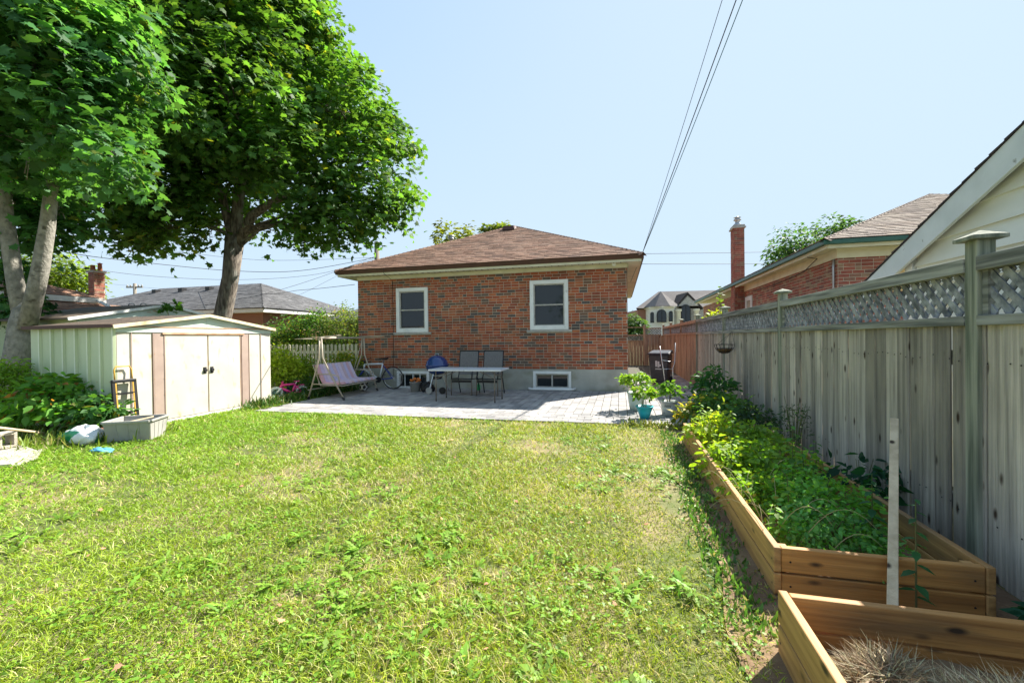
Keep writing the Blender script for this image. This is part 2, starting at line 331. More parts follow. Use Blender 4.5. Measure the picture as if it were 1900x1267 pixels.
def shrub(name, base, rad, h, nleaf, size, tpl, color, label, cat='shrub', group=None, alt=None, altp=0, stems=5, lift=0.0, parent=None, leafname='foliage', var=.3, shape=.6, flower=None, mt='leaf'):
    base = V(base); r = E(name, base, label, cat, group) if parent is None else parent
    mb = MB(); tips = []
    for i in range(stems):
        a = 2 * math.pi * (i + rnd.random() * .7) / stems; rr = rnd.uniform(.25, .8)
        tip = base + V((math.cos(a) * rad[0] * rr, math.sin(a) * rad[1] * rr, h * rnd.uniform(.6, .92))); mid = base.lerp(tip, .5) + V((0, 0, h * .1))
        mb.tube([base + V((math.cos(a) * .02, math.sin(a) * .02, -.02)), mid, tip], [max(.004, h * .008), max(.003, h * .006), .002], 5); tips.append(tip)
    mb.build('stem', 'stem', r)
    ncl = max(6, nleaf // 14); u = rvec(ncl); u[:, 2] = np.abs(u[:, 2]) * 1.0 - .15; q = rng.uniform(.35, 1, (ncl, 1)) ** .5
    q *= 1 + .18 * np.sin(u[:, :1] * 7 + 1) * np.cos(u[:, 1:2] * 6)
    C = np.array([base.x, base.y, base.z + lift + h * (1 - shape)]) + u * q * np.array([rad[0], rad[1], h * shape])
    C[:, 2] = np.maximum(C[:, 2], base.z + size * .5 + lift * .6)
    P, N, D, S = clump_leaves(C, u, min(max(rad) * .30, .30), 14, size, 1.7, .35)
    P[:, 2] = np.maximum(P[:, 2], base.z + .02)
    leaf_mesh(leafname, P, N, D, S, tpl, leafcols(len(P), color, var, alt, altp), mt, r)['kind'] = 'stuff'
    if flower:
        k = rng.integers(0, len(P), flower[1]); k = k[P[k, 2] > base.z + h * .55]
        leaf_mesh('flowers', P[k] + u[k // 14] * .03 + np.array([0, 0, .03]), rvec(len(k)), rvec(len(k)), np.full(len(k), flower[2]), 'dia', leafcols(len(k), flower[0], .15), 'petal', r)['kind'] = 'stuff'
    return r

# ------------------------------------------------------------------ ground
g = MB(); g.add([(-400, -400, -.02), (400, -400, -.02), (400, 400, -.02), (-400, 400, -.02)], [(0, 1, 2, 3)])
tag(g.build('ground', 'lawn_base'), kind='structure')
g = MB(); gn = 40
X0, X1, Y0, Y1 = -12.0, 2.0, -3.0, 7.5
vs = [(X0 + (X1 - X0) * i / gn, Y0 + (Y1 - Y0) * j / gn, .012 * math.sin(i * 1.3) * math.cos(j * 1.7) - .005) for j in range(gn + 1) for i in range(gn + 1)]
g.add(vs, [(j * (gn + 1) + i, j * (gn + 1) + i + 1, (j + 1) * (gn + 1) + i + 1, (j + 1) * (gn + 1) + i) for j in range(gn) for i in range(gn)])
tag(g.build('lawn', 'lawn_base', smooth=True), kind='structure')
# strip of bare earth along the planters
g = MB()
def wob(k): return .04 * math.sin(k * 2.3) + .03 * math.sin(k * 5.1)
n_ = 30
for i in range(n_):
    a, b = .8 + i * 6.0 / n_, .8 + (i + 1) * 6.0 / n_
    g.add([(.54 + wob(a), a, .014), (1.99, a, .014), (1.99, b, .014), (.54 + wob(b), b, .014)], [(0, 1, 2, 3)])
tag(g.build('bare_earth', 'soil'), kind='structure')

# ------------------------------------------------------------------ patio of pavers
pat = tag(MB().box(-7.1, 1.98, 7.02, 11.2, -.02, .012).box(.2, 1.98, 11.2, 21.5, -.02, .012).build('patio', 'joint', origin=(-3, 9, 0)), kind='structure')
PC = [(.40, .38, .355), (.34, .325, .31), (.44, .415, .39), (.37, .35, .33), (.28, .27, .26)]
def paver(x0, x1, y0, y1):
    g_ = .0055; dz = rnd.choice((0, .001, .002, .003)); z = .020 + dz
    x0 += g_; x1 -= g_; y0 += g_; y1 -= g_
    return ([(x0, y0, .002), (x1, y0, .002), (x1, y1, .002), (x0, y1, .002), (x0, y0, z), (x1, y0, z), (x1, y1, z), (x0, y1, z)], rnd.choice(PC))
its = []
for r_ in range(4):
    y = 7.03 + r_ * .16; x = -7.08 + (r_ % 2) * .12
    while x < 1.85: its.append(paver(x, min(x + .24, 1.96), y, y + .16)); x += .24
x = -7.08; k = 0
while x < 1.9:
    y = 7.67 + (k % 2) * .12
    if k % 2: its.append(paver(x, x + .16, 7.67, 7.79))
    top = 11.18 if x < .2 else 16.2
    while y < top - .02: its.append(paver(x, x + .16, y, min(y + .24, top))); y += .24
    x += .16; k += 1
pieces('paver', pat, its, 'paver', 300)

# ------------------------------------------------------------------ brick laying and shingles
BR = [(.46, .125, .052), (.40, .10, .045), (.49, .155, .062), (.32, .085, .045), (.43, .155, .075), (.17, .12, .09), (.12, .10, .088), (.22, .12, .075), (.27, .10, .05)]
BRW = [5, 5, 4, 3.5, 3, 2.4, 2.1, 2.6, 2.8]
def lay_bricks(O, U, Nrm, width, z0, z1, holes=(), course=.0734, L=.213, pal=BR, wts=BRW, proud=.004, depth=.03, dz0=0):
    """bricks on the plane through O along U, normal Nrm; holes in (u0,u1,z0,z1)"""
    O, U, Nrm = V(O), V(U), V(Nrm); out = []; rows = int(round((z1 - z0) / course)); gp = .0060
    for j in range(rows):
        za = z0 + j * course; zb = za + course; u = -((j * .107) % L) - (rnd.random() < .1) * .05
        segs = []
        while u < width:
            l = L * (.5 if rnd.random() < .13 else 1.0); segs.append([max(u, 0), min(u + l, width)]); u += l
        for a, b in segs:
            parts = [(a, b)]
            for h in holes:
                if zb - course * .5 > h[2] and za + course * .5 < h[3]:
                    np_ = []
                    for p, q in parts:
                        if q <= h[0] or p >= h[1]: np_.append((p, q)); continue
                        if p < h[0]: np_.append((p, h[0]))
                        if q > h[1]: np_.append((h[1], q))
                    parts = np_
            for p, q in parts:
                if q - p < .025: continue
                c = rnd.choices(pal, wts)[0]; pr = proud + rnd.choice((0, .001, .002, .003))
                f = O + U * (p + gp) + Z * (za + gp); A = U * (q - p - 2 * gp); H = Z * (course - 2 * gp)
                out.append(([f - Nrm * depth, f - Nrm * depth + A, f + Nrm * pr + A, f + Nrm * pr, f - Nrm * depth + H, f - Nrm * depth + A + H, f + Nrm * pr + A + H, f + Nrm * pr + H], c))
    return out
RB = [(.29, .165, .11), (.25, .135, .09), (.32, .19, .13), (.215, .12, .08), (.27, .165, .115), (.175, .10, .07)]
RG = [(.155, .155, .16), (.13, .13, .135), (.18, .18, .185), (.11, .11, .115)]
RN = [(.30, .235, .18), (.25, .19, .15), (.34, .275, .22), (.21, .16, .13), (.28, .21, .16)]
def shingle_rows(A, B, T0, T1, pal, exp=.14, tab=.30):
    """slope with eave A-B and top edge T0-T1 (T0 above A side)"""
    A, B, T0, T1 = V(A), V(B), V(T0), V(T1); U = (B - A).normalized(); n = (B - A).cross(T0 - A)
    n = n.normalized() if n.length > 1e-6 else Z
    if n.z < 0: n = -n
    Vv = n.cross(U).normalized()
    if (T0 - A).dot(Vv) < 0: Vv = -Vv
    H = (T0 - A).dot(Vv); W0 = (B - A).length; t0 = (T0 - A).dot(U); t1 = (T1 - A).dot(U); out = []; rows = int(H / exp)
    for j in range(rows):
        v0 = j * exp; v1 = min(v0 + exp * 1.12, H); fa = (v0 + exp * .5) / H
        ua, ub = t0 * fa, W0 + (t1 - W0) * fa; u = ua - rnd.random() * tab
        while u < ub:
            a, b = max(u, ua), min(u + tab, ub); u += tab
            if b - a < .03: continue
            g2 = .004; th = .014 + rnd.choice((0, .003, .006)); p = A + U * (a + g2) + Vv * v0; q = A + U * (b - g2) + Vv * v0; d = Vv * (v1 - v0)
            out.append(([p, q, q + d, p + d, p + n * th, q + n * th, q + d + n * .004, p + d + n * .004], rnd.choice(pal)))
    return out
def hip_roof(parent, x0, x1, y0, y1, ze, rise, pal, sides='SENW', name='roof', limit=300, exp=.14, tab=.30, ridge='y', stuff_only=False):
    """hipped roof over the eave rectangle; ridge along y (or x)"""
    if ridge == 'y':
        hw = (x1 - x0) / 2; a = V(((x0 + x1) / 2, y0 + hw, ze + rise)); b = V(((x0 + x1) / 2, y1 - hw, ze + rise))
        tops = {'S': (a, a), 'E': (a, b), 'N': (b, b), 'W': (b, a)}
    else:
        hw = (y1 - y0) / 2; a = V((x0 + hw, (y0 + y1) / 2, ze + rise)); b = V((x1 - hw, (y0 + y1) / 2, ze + rise))
        tops = {'S': (a, b), 'E': (b, b), 'N': (b, a), 'W': (a, a)}
    c = {'S': ((x0, y0), (x1, y0)), 'E': ((x1, y0), (x1, y1)), 'N': ((x1, y1), (x0, y1)), 'W': ((x0, y1), (x0, y0))}
    mb = MB(); its = []
    for s_ in 'SENW':
        A = V((*c[s_][0], ze)); B = V((*c[s_][1], ze)); T0, T1 = tops[s_]
        mb.add([A, B, T1, T0], [(0, 1, 2, 3)] if (T0 - T1).length > 1e-6 else [(0, 1, 2)])
        if s_ in sides: its += shingle_rows(A, B, T0, T1, pal, exp, tab)
    mb.box(x0 + .02, x1 - .02, y0 + .02, y1 - .02, ze - .03, ze - .004)
    rf = mb.build(name, 'roof_deck', parent)
    pieces('shingle', rf, its, 'shingle', limit)
    cap = MB()                                                    # ridge and hip caps, laid tab by tab
    lines = [(V((x0, y0, ze)), tops['S'][0]), (V((x1, y0, ze)), tops['S'][1]), (V((x1, y1, ze)), tops['N'][0]), (V((x0, y1, ze)), tops['N'][1]), (a, b)]
    for p, q in lines:
        L = (q - p).length; d = (q - p).normalized(); sd = d.cross(Z).normalized(); k = 0
        while k * .14 < L:
            o = p + d * k * .14; e = p + d * min((k + 1.15) * .14, L + .02); cc = rnd.choice(pal)
            dr = Z * -.05
            cap.add([o + Z * .035, o + sd * .12 + dr, e + sd * .12 + dr - Z * .01, e + Z * .022, o - sd * .12 + dr, e - sd * .12 + dr - Z * .01], [(0, 1, 2, 3), (4, 0, 3, 5)], cc); k += 1
    tag(cap.build('ridge_caps', 'shingle', rf), kind='stuff')
    return rf
def window(parent, f0, U, Nrm, w_, h_, frame_m='white_paint', split='h', fw=.065, sill=True, glass='glass'):
    """window whose lower left corner is f0, along U, outward normal Nrm"""
    f0, U, Nrm = V(f0), V(U), V(Nrm)
    def bx(mb, u0, u1, z0, z1, d0, d1): mb.ob(f0 + U * u0 + Z * z0 + Nrm * d0, U * (u1 - u0), Nrm * (d1 - d0), Z * (z1 - z0))
    m = MB(); bx(m, 0, fw, 0, h_, -.06, .035); bx(m, w_ - fw, w_, 0, h_, -.06, .035); bx(m, fw, w_ - fw, h_ - fw, h_, -.06, .035); bx(m, fw, w_ - fw, 0, fw * 1.1, -.06, .035)
    win = m.build('window', frame_m, parent, bev=.004)
    s = MB(); k = fw; sw = .032
    bx(s, k, k + sw, k, h_ - k, -.055, .005); bx(s, w_ - k - sw, w_ - k, k, h_ - k, -.055, .005)
    bx(s, k + sw, w_ - k - sw, h_ - k - sw, h_ - k, -.055, .005); bx(s, k + sw, w_ - k - sw, k + .008, k + sw, -.055, .005)
    if split == 'h': bx(s, k + sw, w_ - k - sw, h_ * .5 - .018, h_ * .5 + .018, -.055, .012)
    elif split == 'v': bx(s, w_ * .5 - .018, w_ * .5 + .018, k + sw, h_ - k - sw, -.055, .012)
    s.build('sash', 'stone_sill' if frame_m == 'white_paint' else frame_m, win)
    def pane(u0, u1, z0, z1):
        p = MB(); bx(p, u0, u1, z0, z1, -.05, -.035); p.build('pane', glass, win)
    if split == 'h': pane(k + sw, w_ - k - sw, k + sw, h_ * .5 - .018); pane(k + sw, w_ - k - sw, h_ * .5 + .018, h_ - k - sw)
    elif split == 'v': pane(k + sw, w_ * .5 - .018, k + sw, h_ - k - sw); pane(w_ * .5 + .018, w_ - k - sw, k + sw, h_ - k - sw)
    else: pane(k + sw, w_ - k - sw, k + sw, h_ - k - sw)
    if sill: s2 = MB(); bx(s2, -.09, w_ + .09, -.06, -.004, -.05, .05); s2.build('sill', 'stone_sill', win, bev=.004)
    return win

# ------------------------------------------------------------------ the brick bungalow
HY = 11.21; HX0, HX1 = -7.49, .19; ZF, ZB = .571, 3.14
house = E('brick_house', (-3.65, HY, 0), 'red and dark brick bungalow with brown hipped roof beyond the patio', 'house')
def win_rect(x0, x1, y0, y1):
    a = onY(x0, y1, HY); b = onY(x1, y0, HY); return a.x, b.x, (onY((x0 + x1) / 2, y1, HY)).z, (onY((x0 + x1) / 2, y0, HY)).z
wl = win_rect(736.5, 794, 534, 616.5); wr = win_rect(984, 1054, 519.5, 611.5)
holes = [(q[0] - HX0, q[1] - HX0, q[2] - ZF - .0, q[3] - ZF) for q in (wl, wr)]
sh = [(q[0] - HX0 - .09, q[1] - HX0 + .09, q[2] - ZF - .07, q[2] - ZF) for q in (wl, wr)]
wallm = MB()
xs = [HX0 + .002, wl[0] + .01, wl[1] - .01, wr[0] + .01, wr[1] - .01, HX1 - .002]
for a, b, hole in ((xs[0], xs[1], None), (xs[1], xs[2], wl), (xs[2], xs[3], None), (xs[3], xs[4], wr), (xs[4], xs[5], None)):
    if not hole: wallm.box(a, b, HY, HY + .2, ZF, ZB + .08)
    else: wallm.box(a, b, HY, HY + .2, ZF, hole[2] - .02); wallm.box(a, b, HY, HY + .2, hole[3] - .01, ZB + .08)
rear = wallm.build('rear_wall', 'mortar', house)
pieces('brick', rear, lay_bricks((HX0, HY, ZF), (1, 0, 0), (0, -1, 0), HX1 - HX0, 0, ZB - ZF, [(h[0], h[1], h[2], h[3]) for h in holes + sh]), 'brick', 300,
       key=lambda t: -t[0].x)
side = MB().box(HX1 - .2, HX1 - .003, HY + .2, 21, 0, ZB + .08).build('side_wall', 'mortar', house)
mbs = MB()
for p, c in lay_bricks((HX1, HY + .005, ZF), (0, 1, 0), (1, 0, 0), 9.7, 0, ZB - ZF): mbs.hexa(p, c)
tag(mbs.build('bricks', 'brick', side), kind='stuff')
MB().box(HX0, HX0 + .2, HY + .2, 21, 0, ZB + .08).box(HX0, HX1, 20.8, 21, 0, ZB + .08).build('far_wall', 'mortar', house)
# foundation with its two basement windows
b1 = win_rect(738, 797, 688.5, 722.5); b2 = win_rect(990, 1060, 688.5, 724)
fnd = MB(); cur = HX0 - .004
for q in (b1, b2):
    fnd.box(cur, q[0] + .01, HY - .012, HY + .2, -.1, ZF - .002); fnd.box(q[0] + .01, q[1] - .01, HY - .012, HY + .2, -.1, q[2] + .01); fnd.box(q[0] + .01, q[1] - .01, HY - .012, HY + .2, q[3] - .01, ZF - .002)
    cur = q[1] - .01
fnd.box(cur, HX1 + .004, HY - .012, HY + .2, -.1, ZF - .002); fnd.box(HX1 - .18, HX1 + .012, HY + .2, 21, -.1, ZF - .002)
fnd.build('foundation', 'concrete', house)
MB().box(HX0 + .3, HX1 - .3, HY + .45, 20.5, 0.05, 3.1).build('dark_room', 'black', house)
for q in (wl, wr): window(house, (q[0], HY, q[2]), (1, 0, 0), (0, -1, 0), q[1] - q[0], q[3] - q[2], fw=.10)
for q in (b1, b2): window(house, (q[0], HY - .012, q[2]), (1, 0, 0), (0, -1, 0), q[1] - q[0], q[3] - q[2], split='v', fw=.07, sill=False)
bars = MB()
for t in (.25, .5, .72): x = b1[0] + (b1[1] - b1[0]) * t; bars.tube([(x, HY - .03, b1[2] + .05), (x, HY - .03, b1[3] - .06)], .012, 6)
bars.build('window_bars', 'white_paint', house)
cv = MB(); cc = (b2[0] + b2[1]) / 2; rw = (b2[1] - b2[0]) / 2 + .1
pts = [(cc - rw, HY - .02, .075)] + [(cc + rw * math.copysign(abs(math.cos(t)) ** .35, math.cos(t)), HY - .02 - .26 * math.sin(t) ** .5, .075) for t in [math.pi - k * math.pi / 14 for k in range(1, 14)]] + [(cc + rw, HY - .02, .075)]
cv.tube(pts, .028, 8); cv.build('window_well', 'white_paint', house, smooth=True)
# eaves
EX0, EX1, EY0, EY1, ZE = HX0 - .42, HX1 + .35, HY - .40, 21.4, 3.36
MB().box(HX0 - .005, HX1 + .02, HY - .03, HY - .012, ZB + .004, 3.236).box(HX1 + .012, HX1 + .03, HY - .03, 21, ZB + .004, 3.236).build('frieze_board', 'cream_paint', house)
MB().box(EX0 + .03, EX1 - .03, EY0 + .03, EY1 - .03, 3.24, 3.255).build('soffit', 'cream_paint', house)
for k in range(46):
    x = EX0 + .2 + k * .172; link('soffit_vent', MB().box(0, .02, 0, .12, 0, .0055).mesh('soffit_vent', 'leg_brown') if k == 0 else bpy.data.meshes['soffit_vent'], house, (x, EY0 + .12, 3.234))
MB().box(EX0 + .02, EX1 - .02, EY0 + .012, EY0 + .03, 3.225, 3.33).box(EX1 - .03, EX1 - .012, EY0 + .032, EY1 - .03, 3.225, 3.33).box(EX0 + .012, EX0 + .03, EY0 + .032, EY1 - .03, 3.225, 3.33).build('fascia', 'cream_paint', house)
gt = MB()
for prof, a, b in (((0, -1), (EX0 - .02, 0), (EX1 + .02, 0)),):
    for dy, z0, z1 in ((-.035, 3.285, 3.38), ): gt.hexa([(EX0 - .03, EY0 + dy + .02, z0), (EX1 + .03, EY0 + dy + .02, z0), (EX1 + .03, EY0 + .011, z0), (EX0 - .03, EY0 + .011, z0), (EX0 - .03, EY0 + dy - .03, z1), (EX1 + .03, EY0 + dy - .03, z1), (EX1 + .03, EY0 + .011, z1), (EX0 - .03, EY0 + .011, z1)])
gt.box(EX1 - .011, EX1 + .04, EY0 + .012, EY1, 3.29, 3.38); gt.box(EX0 - .04, EX0 + .011, EY0 + .012, EY1, 3.29, 3.38)
gt.build('gutter', 'brown_gutter', house)
roof = hip_roof(house, EX0 - .03, EX1 + .03, EY0 - .05, EY1, ZE + .03, 2.03, RB, sides='SE')
apx = V(((EX0 + EX1) / 2, EY0 + 3.75, 5.19))
MB().hexa([apx + V((-.22, -.24, -.06)), apx + V((.22, -.24, -.06)), apx + V((.22, .1, .06)), apx + V((-.22, .1, .06)), apx + V((-.18, -.2, .08)), apx + V((.18, -.2, .08)), apx + V((.18, .1, .15)), apx + V((-.18, .1, .15))]).build('roof_vent', 'brown_gutter', roof)
vp = onY(837, 447, 16.0); MB().lathe(vp - Z * .5, [(.07, 0), (.07, .55), (.12, .56), (.12, .6), (.08, .62), (.13, .66), (.13, .70), (0, .74)], 14).build('vent_pipe', 'galvanised', roof, smooth=True)
cm = onY(1139, 489, 10.98); mcam = MB().box(cm.x - .05, cm.x + .05, 11.0, 11.09, cm.z - .02, cm.z + .04).lathe(cm + V((0, .03, -.01)), [(0, -.07), (.035, -.065), (.05, -.03), (.05, .0), (0, .01)], 14, axis=(0, -1, -.2))
mcam.build('security_camera', 'white_paint', house)
cx_ = onY(728.5, 560, HY - .02).x; MB().tube([(cx_, HY - .02, .35), (cx_ + .01, HY - .018, 1.5), (cx_, HY - .02, 3.1), (cx_ - .01, EY0 - .075, 3.25), (cx_ - .01, EY0 - .085, 3.40)], .006, 5).build('wall_cable', 'wire', house)

# ------------------------------------------------------------------ right-hand board fence with lattice
FX = 2.0; PY0 = 3.07; posts = [PY0 + 3.1 * k for k in range(-1, 7)]
fence = E('board_fence', (FX, 3, 0), 'long weathered grey board fence with lattice top on the right', 'fence')
y = -.1; its_g = []; 
while y < 21.6:
    wd = rnd.choice((.12, .132, .138, .142, .148)); x = FX + rnd.uniform(-.009, .009); zt = 1.438
    m = 'wood_warm' if y > 12.35 else 'wood_grey'
    k = MB().box(0, .019, 0, wd - rnd.choice((.004, .006, .008, .011)), 0.0, zt).mesh('plank', m)
    o = link('plank', k, fence, (x, y, .01)); o.rotation_euler.x = rnd.uniform(-.003, .003); o.rotation_euler.z = rnd.uniform(-.05, .05)
    b = o.modifiers.new('Bevel', 'BEVEL'); b.width = .006; b.segments = 1
    y += wd
lat = []
def slat(p, q, xo, lst):
    p, q = V(p), V(q); d = (q - p).normalized(); s_ = V((0, -d.z, d.y)) * .0205; t = V((.008, 0, 0))
    lst.append(([p - s_, q - s_, q + s_, p + s_, p - s_ + t, q - s_ + t, q + s_ + t, p + s_ + t], (1, 1, 1)))
def lattice(ya, yb, z0, z1, x, lst, step=.102):
    H = z1 - z0
    for sgn, xo in ((1, 0), (-1, .009)):
        c = ya - H + .03
        while c < yb:
            a, b = c, c + H
            pa, pb = (a, z0), (b, z1)
            if a < ya: pa = (ya, z0 + ya - a)
            if b > yb: pb = (yb, z1 - (b - yb))
            if sgn < 0: pa, pb = (pa[0], z0 + z1 - pa[1]), (pb[0], z0 + z1 - pb[1])
            if pb[0] - pa[0] > .03: slat((x + xo, *pa), (x + xo, *pb), xo, lst)
            c += step
for i in range(len(posts) - 1):
    ya, yb = posts[i], posts[i + 1]
    m = 'wood_warm' if ya > 12.3 else 'wood_rail'
    MB().box(FX - .028, FX + .06, ya + .046, yb - .046, 1.44, 1.498).build('bottom_rail', m, fence, bev=.004)
    MB().box(FX - .03, FX + .06, ya + .046, yb - .046, 1.752, 1.835).build('top_rail', m, fence, bev=.004)
    MB().box(FX + .002, FX + .05, ya + .046, ya + .085, 1.499, 1.751).build('lattice_stop', m, fence); MB().box(FX + .002, FX + .05, yb - .085, yb - .046, 1.499, 1.751).build('lattice_stop', m, fence)
    lattice(ya + .046, yb - .046, 1.499, 1.751, FX + .014, lat)
lat2 = []
for p, c in lat: lat2.append((p, c))
pieces('lattice_strip', fence, lat2, 'lattice_wood', 300)
MB().box(FX + .0245, FX + .0645, -.03, 21.6, .3, .39).box(FX + .0245, FX + .0645, -.03, 21.6, 1.2, 1.29).build('back_rail', 'wood_rail', fence)
for i, y in enumerate(posts):
    p = MB().box(FX - .022, FX + .068, y - .045, y + .045, 0, 1.93).build('post', 'wood_warm' if y > 12.5 else 'wood_post', fence, bev=.004)
    c_ = V((FX + .023, y, 1.93)); a = .082
    MB().add([c_ + V((-a, -a, 0)), c_ + V((a, -a, 0)), c_ + V((a, a, 0)), c_ + V((-a, a, 0)), c_ + V((-a, -a, .022)), c_ + V((a, -a, .022)), c_ + V((a, a, .022)), c_ + V((-a, a, .022)), c_ + V((0, 0, .06))],
             [(3, 2, 1, 0), (0, 1, 5, 4), (1, 2, 6, 5), (2, 3, 7, 6), (3, 0, 4, 7), (4, 5, 8), (5, 6, 8), (6, 7, 8), (7, 4, 8)]).build('post_cap', 'wood_post', p, bev=.003)
nl = MB()
for k in range(44):
    for zz in (1.245, .345):
        for dy in (.03, .105):
          if rnd.random() < .6: nl.lathe((FX - .0095, k * .14 + dy + rnd.uniform(-.01, .01), zz + rnd.uniform(-.02, .02)), [(0, .0022), (.0045, .002), (.005, 0)], 6, axis=(-1, 0, 0))
tag(nl.build('nail_heads', 'black', fence), kind='stuff')
# cross fence at the end of the side passage
gate = E('gate_fence', (1.1, 21.7, 0), 'brown board gate fence closing the side passage beyond the black bin', 'fence')
x = .22; GY = 21.7
while x < 1.93:
    hi = 1.44 if x > 1.12 else 1.17
    link('plank', MB().box(0, .135, 0, .02, 0, hi).mesh('plank', 'wood_warm'), gate, (x, GY, 0)); x += .14
l2 = []
for (xa, xb, z0, z1) in ((.22, 1.1, 1.22, 1.44), (1.2, 1.93, 1.5, 1.76)):
    H = z1 - z0
    for sgn, yo in ((1, 0), (-1, .012)):
        c = xa - H
        while c < xb:
            pa, pb = [c, z0], [c + H, z1]
            if pa[0] < xa: pa = [xa, z0 + xa - c]
            if pb[0] > xb: pb = [xb, z1 - (c + H - xb)]
            if sgn < 0: pa[1], pb[1] = z0 + z1 - pa[1], z0 + z1 - pb[1]
            if pb[0] - pa[0] > .03:
                p, q = V((pa[0], GY + yo, pa[1])), V((pb[0], GY + yo, pb[1])); d = (q - p).normalized(); s_ = V((-d.z, 0, d.x)) * .02; t = V((0, .009, 0))
                l2.append(([p - s_, q - s_, q + s_, p + s_, p - s_ + t, q - s_ + t, q + s_ + t, p + s_ + t], (1, 1, 1)))
            c += .12
pieces('lattice_strip', gate, l2, 'lattice_wood', 60)
MB().box(.22, 1.1, GY - .03, GY + .04, 1.44, 1.5).box(.22, 1.1, GY - .03, GY + .04, 1.172, 1.218).box(.2, 1.1, GY, GY + .03, 1.83, 1.87).box(1.2, 1.93, GY - .03, GY + .04, 1.76, 1.82).box(1.2, 1.93, GY - .03, GY + .04, 1.442, 1.498).build('rail', 'wood_warm', gate)
MB().box(1.1, 1.2, GY - .04, GY + .05, 0, 1.95).build('post', 'wood_warm', gate)

# ------------------------------------------------------------------ raised beds
def bed(name, x0, x1, y0, y1, h, label, nb=2):
    r = E(name, ((x0 + x1) / 2, (y0 + y1) / 2, 0), label, 'planter', 'cedar raised beds along the fence'); t = .036; bh = (h - .008 * (nb - 1)) / nb
    for k in range(nb):
        z0 = k * (bh + .008) + (.0 if k else -.01); z1 = k * (bh + .008) + bh
        segs = 2 if y1 - y0 > 2.5 else 1
        for s_ in range(segs):
            ya = y0 + (y1 - y0) * s_ / segs; yb = y0 + (y1 - y0) * (s_ + 1) / segs - (.004 if s_ < segs - 1 else 0)
            for xx in (x0, x1 - t):
                o = MB().box(xx, xx + t, ya, yb, z0, z1).build('board', 'cedar', r, bev=.005)
        for yy in (y0 + .006, y1 - t - .006):
            MB().box(x0 + t + .002, x1 - t - .002, yy, yy + t, z0, z1 - .003).build('board', 'cedar_end', r, bev=.005)
    MB().box(x0 + t + .003, x0 + t + .05, y0 + .05, y0 + .1, 0, h - .02).build('corner_post', 'cedar', r); MB().box(x1 - t - .05, x1 - t - .003, y0 + .05, y0 + .1, 0, h - .02).build('corner_post', 'cedar', r)
    sc_h = MB()
    for k in range(nb):
        for xx in (x0 - .0015, ):
            for yy in (y0 + .03, y1 - .03): sc_h.lathe((xx + .001, yy, (k + .5) * bh), [(0, .001), (.005, .001), (.0055, 0)], 8, axis=(-1, 0, 0))
        for xx in (x0 + .08, x1 - .08): sc_h.lathe((xx, y0 + .005, (k + .5) * bh), [(0, .001), (.005, .001), (.0055, 0)], 8, axis=(0, -1, 0))
    tag(sc_h.build('screw_heads', 'black', r), kind='stuff')
    g = MB(); n = 12; nx = 6
    vs = [(x0 + t + (x1 - x0 - 2 * t) * i / nx, y0 + t + (y1 - y0 - 2 * t) * j / n, h * .3 + .02 * math.sin(i * 2.1 + j * 1.7)) for j in range(n + 1) for i in range(nx + 1)]
    g.add(vs, [(j * (nx + 1) + i, j * (nx + 1) + i + 1, (j + 1) * (nx + 1) + i + 1, (j + 1) * (nx + 1) + i) for j in range(n) for i in range(nx)])
    g.build('bed_soil', 'soil', r, smooth=True); return r
bed('raised_bed', .785, 1.74, 2.55, 5.95, .27, 'long cedar raised bed full of green plants along the fence')
bed('raised_bed', .66, 1.80, .35, 2.10, .285, 'nearest cedar raised bed holding a heap of dry straw')
# leaning lath
MB().beam((1.10, 2.135, 0), (1.737, 3.33, .84), .042, .020, up=(-.3, -.6, .8)).build('lath', 'raw_lumber', bev=.003)
tag(bpy.data.objects['lath'], 'pale bare wooden lath leaning on the grey fence over the raised bed', 'lath')

# ------------------------------------------------------------------ metal shed
SX, SB = -7.70, -9.62; SY0, SY1 = 5.04, 8.12; ZS, ZR = 1.66, 1.90; SM = (SY0 + SY1) / 2
shed = E('metal_shed', (-8.6, 6.6, 0), 'cream metal garden shed with double sliding doors under the maple', 'shed')
for k in range(7):                                        # side facing the camera
    a = SX - (SX - SB) * k / 7; b = SX - (SX - SB) * (k + 1) / 7
    MB().add([(a, SY0, .03), (a - .012, SY0 - .03, .03), (a - .04, SY0 - .03, .03), (a - .052, SY0, .03), (b + .004, SY0, .03), (b + .004, SY0 + .012, .03), (a, SY0 + .012, .03)] +
             [(a, SY0, ZS), (a - .012, SY0 - .03, ZS), (a - .04, SY0 - .03, ZS), (a - .052, SY0, ZS), (b + .004, SY0, ZS), (b + .004, SY0 + .012, ZS), (a, SY0 + .012, ZS)],
             [(i, (i + 1) % 7, 7 + (i + 1) % 7, 7 + i) for i in range(7)]).build('side_panel', 'shed_side', shed)
    MB().box(a - .038, a - .014, SY0 - .034, SY0 - .031, .04, ZS - .01).build('rib_highlight', 'shed_rib_light', shed)  # pale strip on each rib, its caught light put into the colour
MB().box(SB, SB + .01, SY0 + .02, SY1, .03, ZS).box(SB, SX - .02, SY1 - .01, SY1, .03, ZS).build('back_panel', 'shed_side', shed)
def fy(px): return onX(px, 700, SX).y
ys = [fy(p) for p in (215, 244, 283, 286, 305, 306.5, 384.8, 387, 445, 449, 461.5, 463.5, 484, 500)]; ys[0] = SY0; ys[-1] = SY1
def fpanel(name, a, b, m, x=SX, z0=.05, z1=ZS - .09, t=.012): return MB().box(x - t, x, a, b, z0, z1).build(name, m, shed, bev=.003)
fpanel('front_panel', ys[0] + .002, ys[1] - .003, 'shed_front'); fpanel('front_panel', ys[1] + .003, ys[2], 'shed_front')
fpanel('front_panel', ys[11], ys[12] - .003, 'shed_front'); fpanel('front_panel', ys[12] + .003, ys[13], 'shed_front')
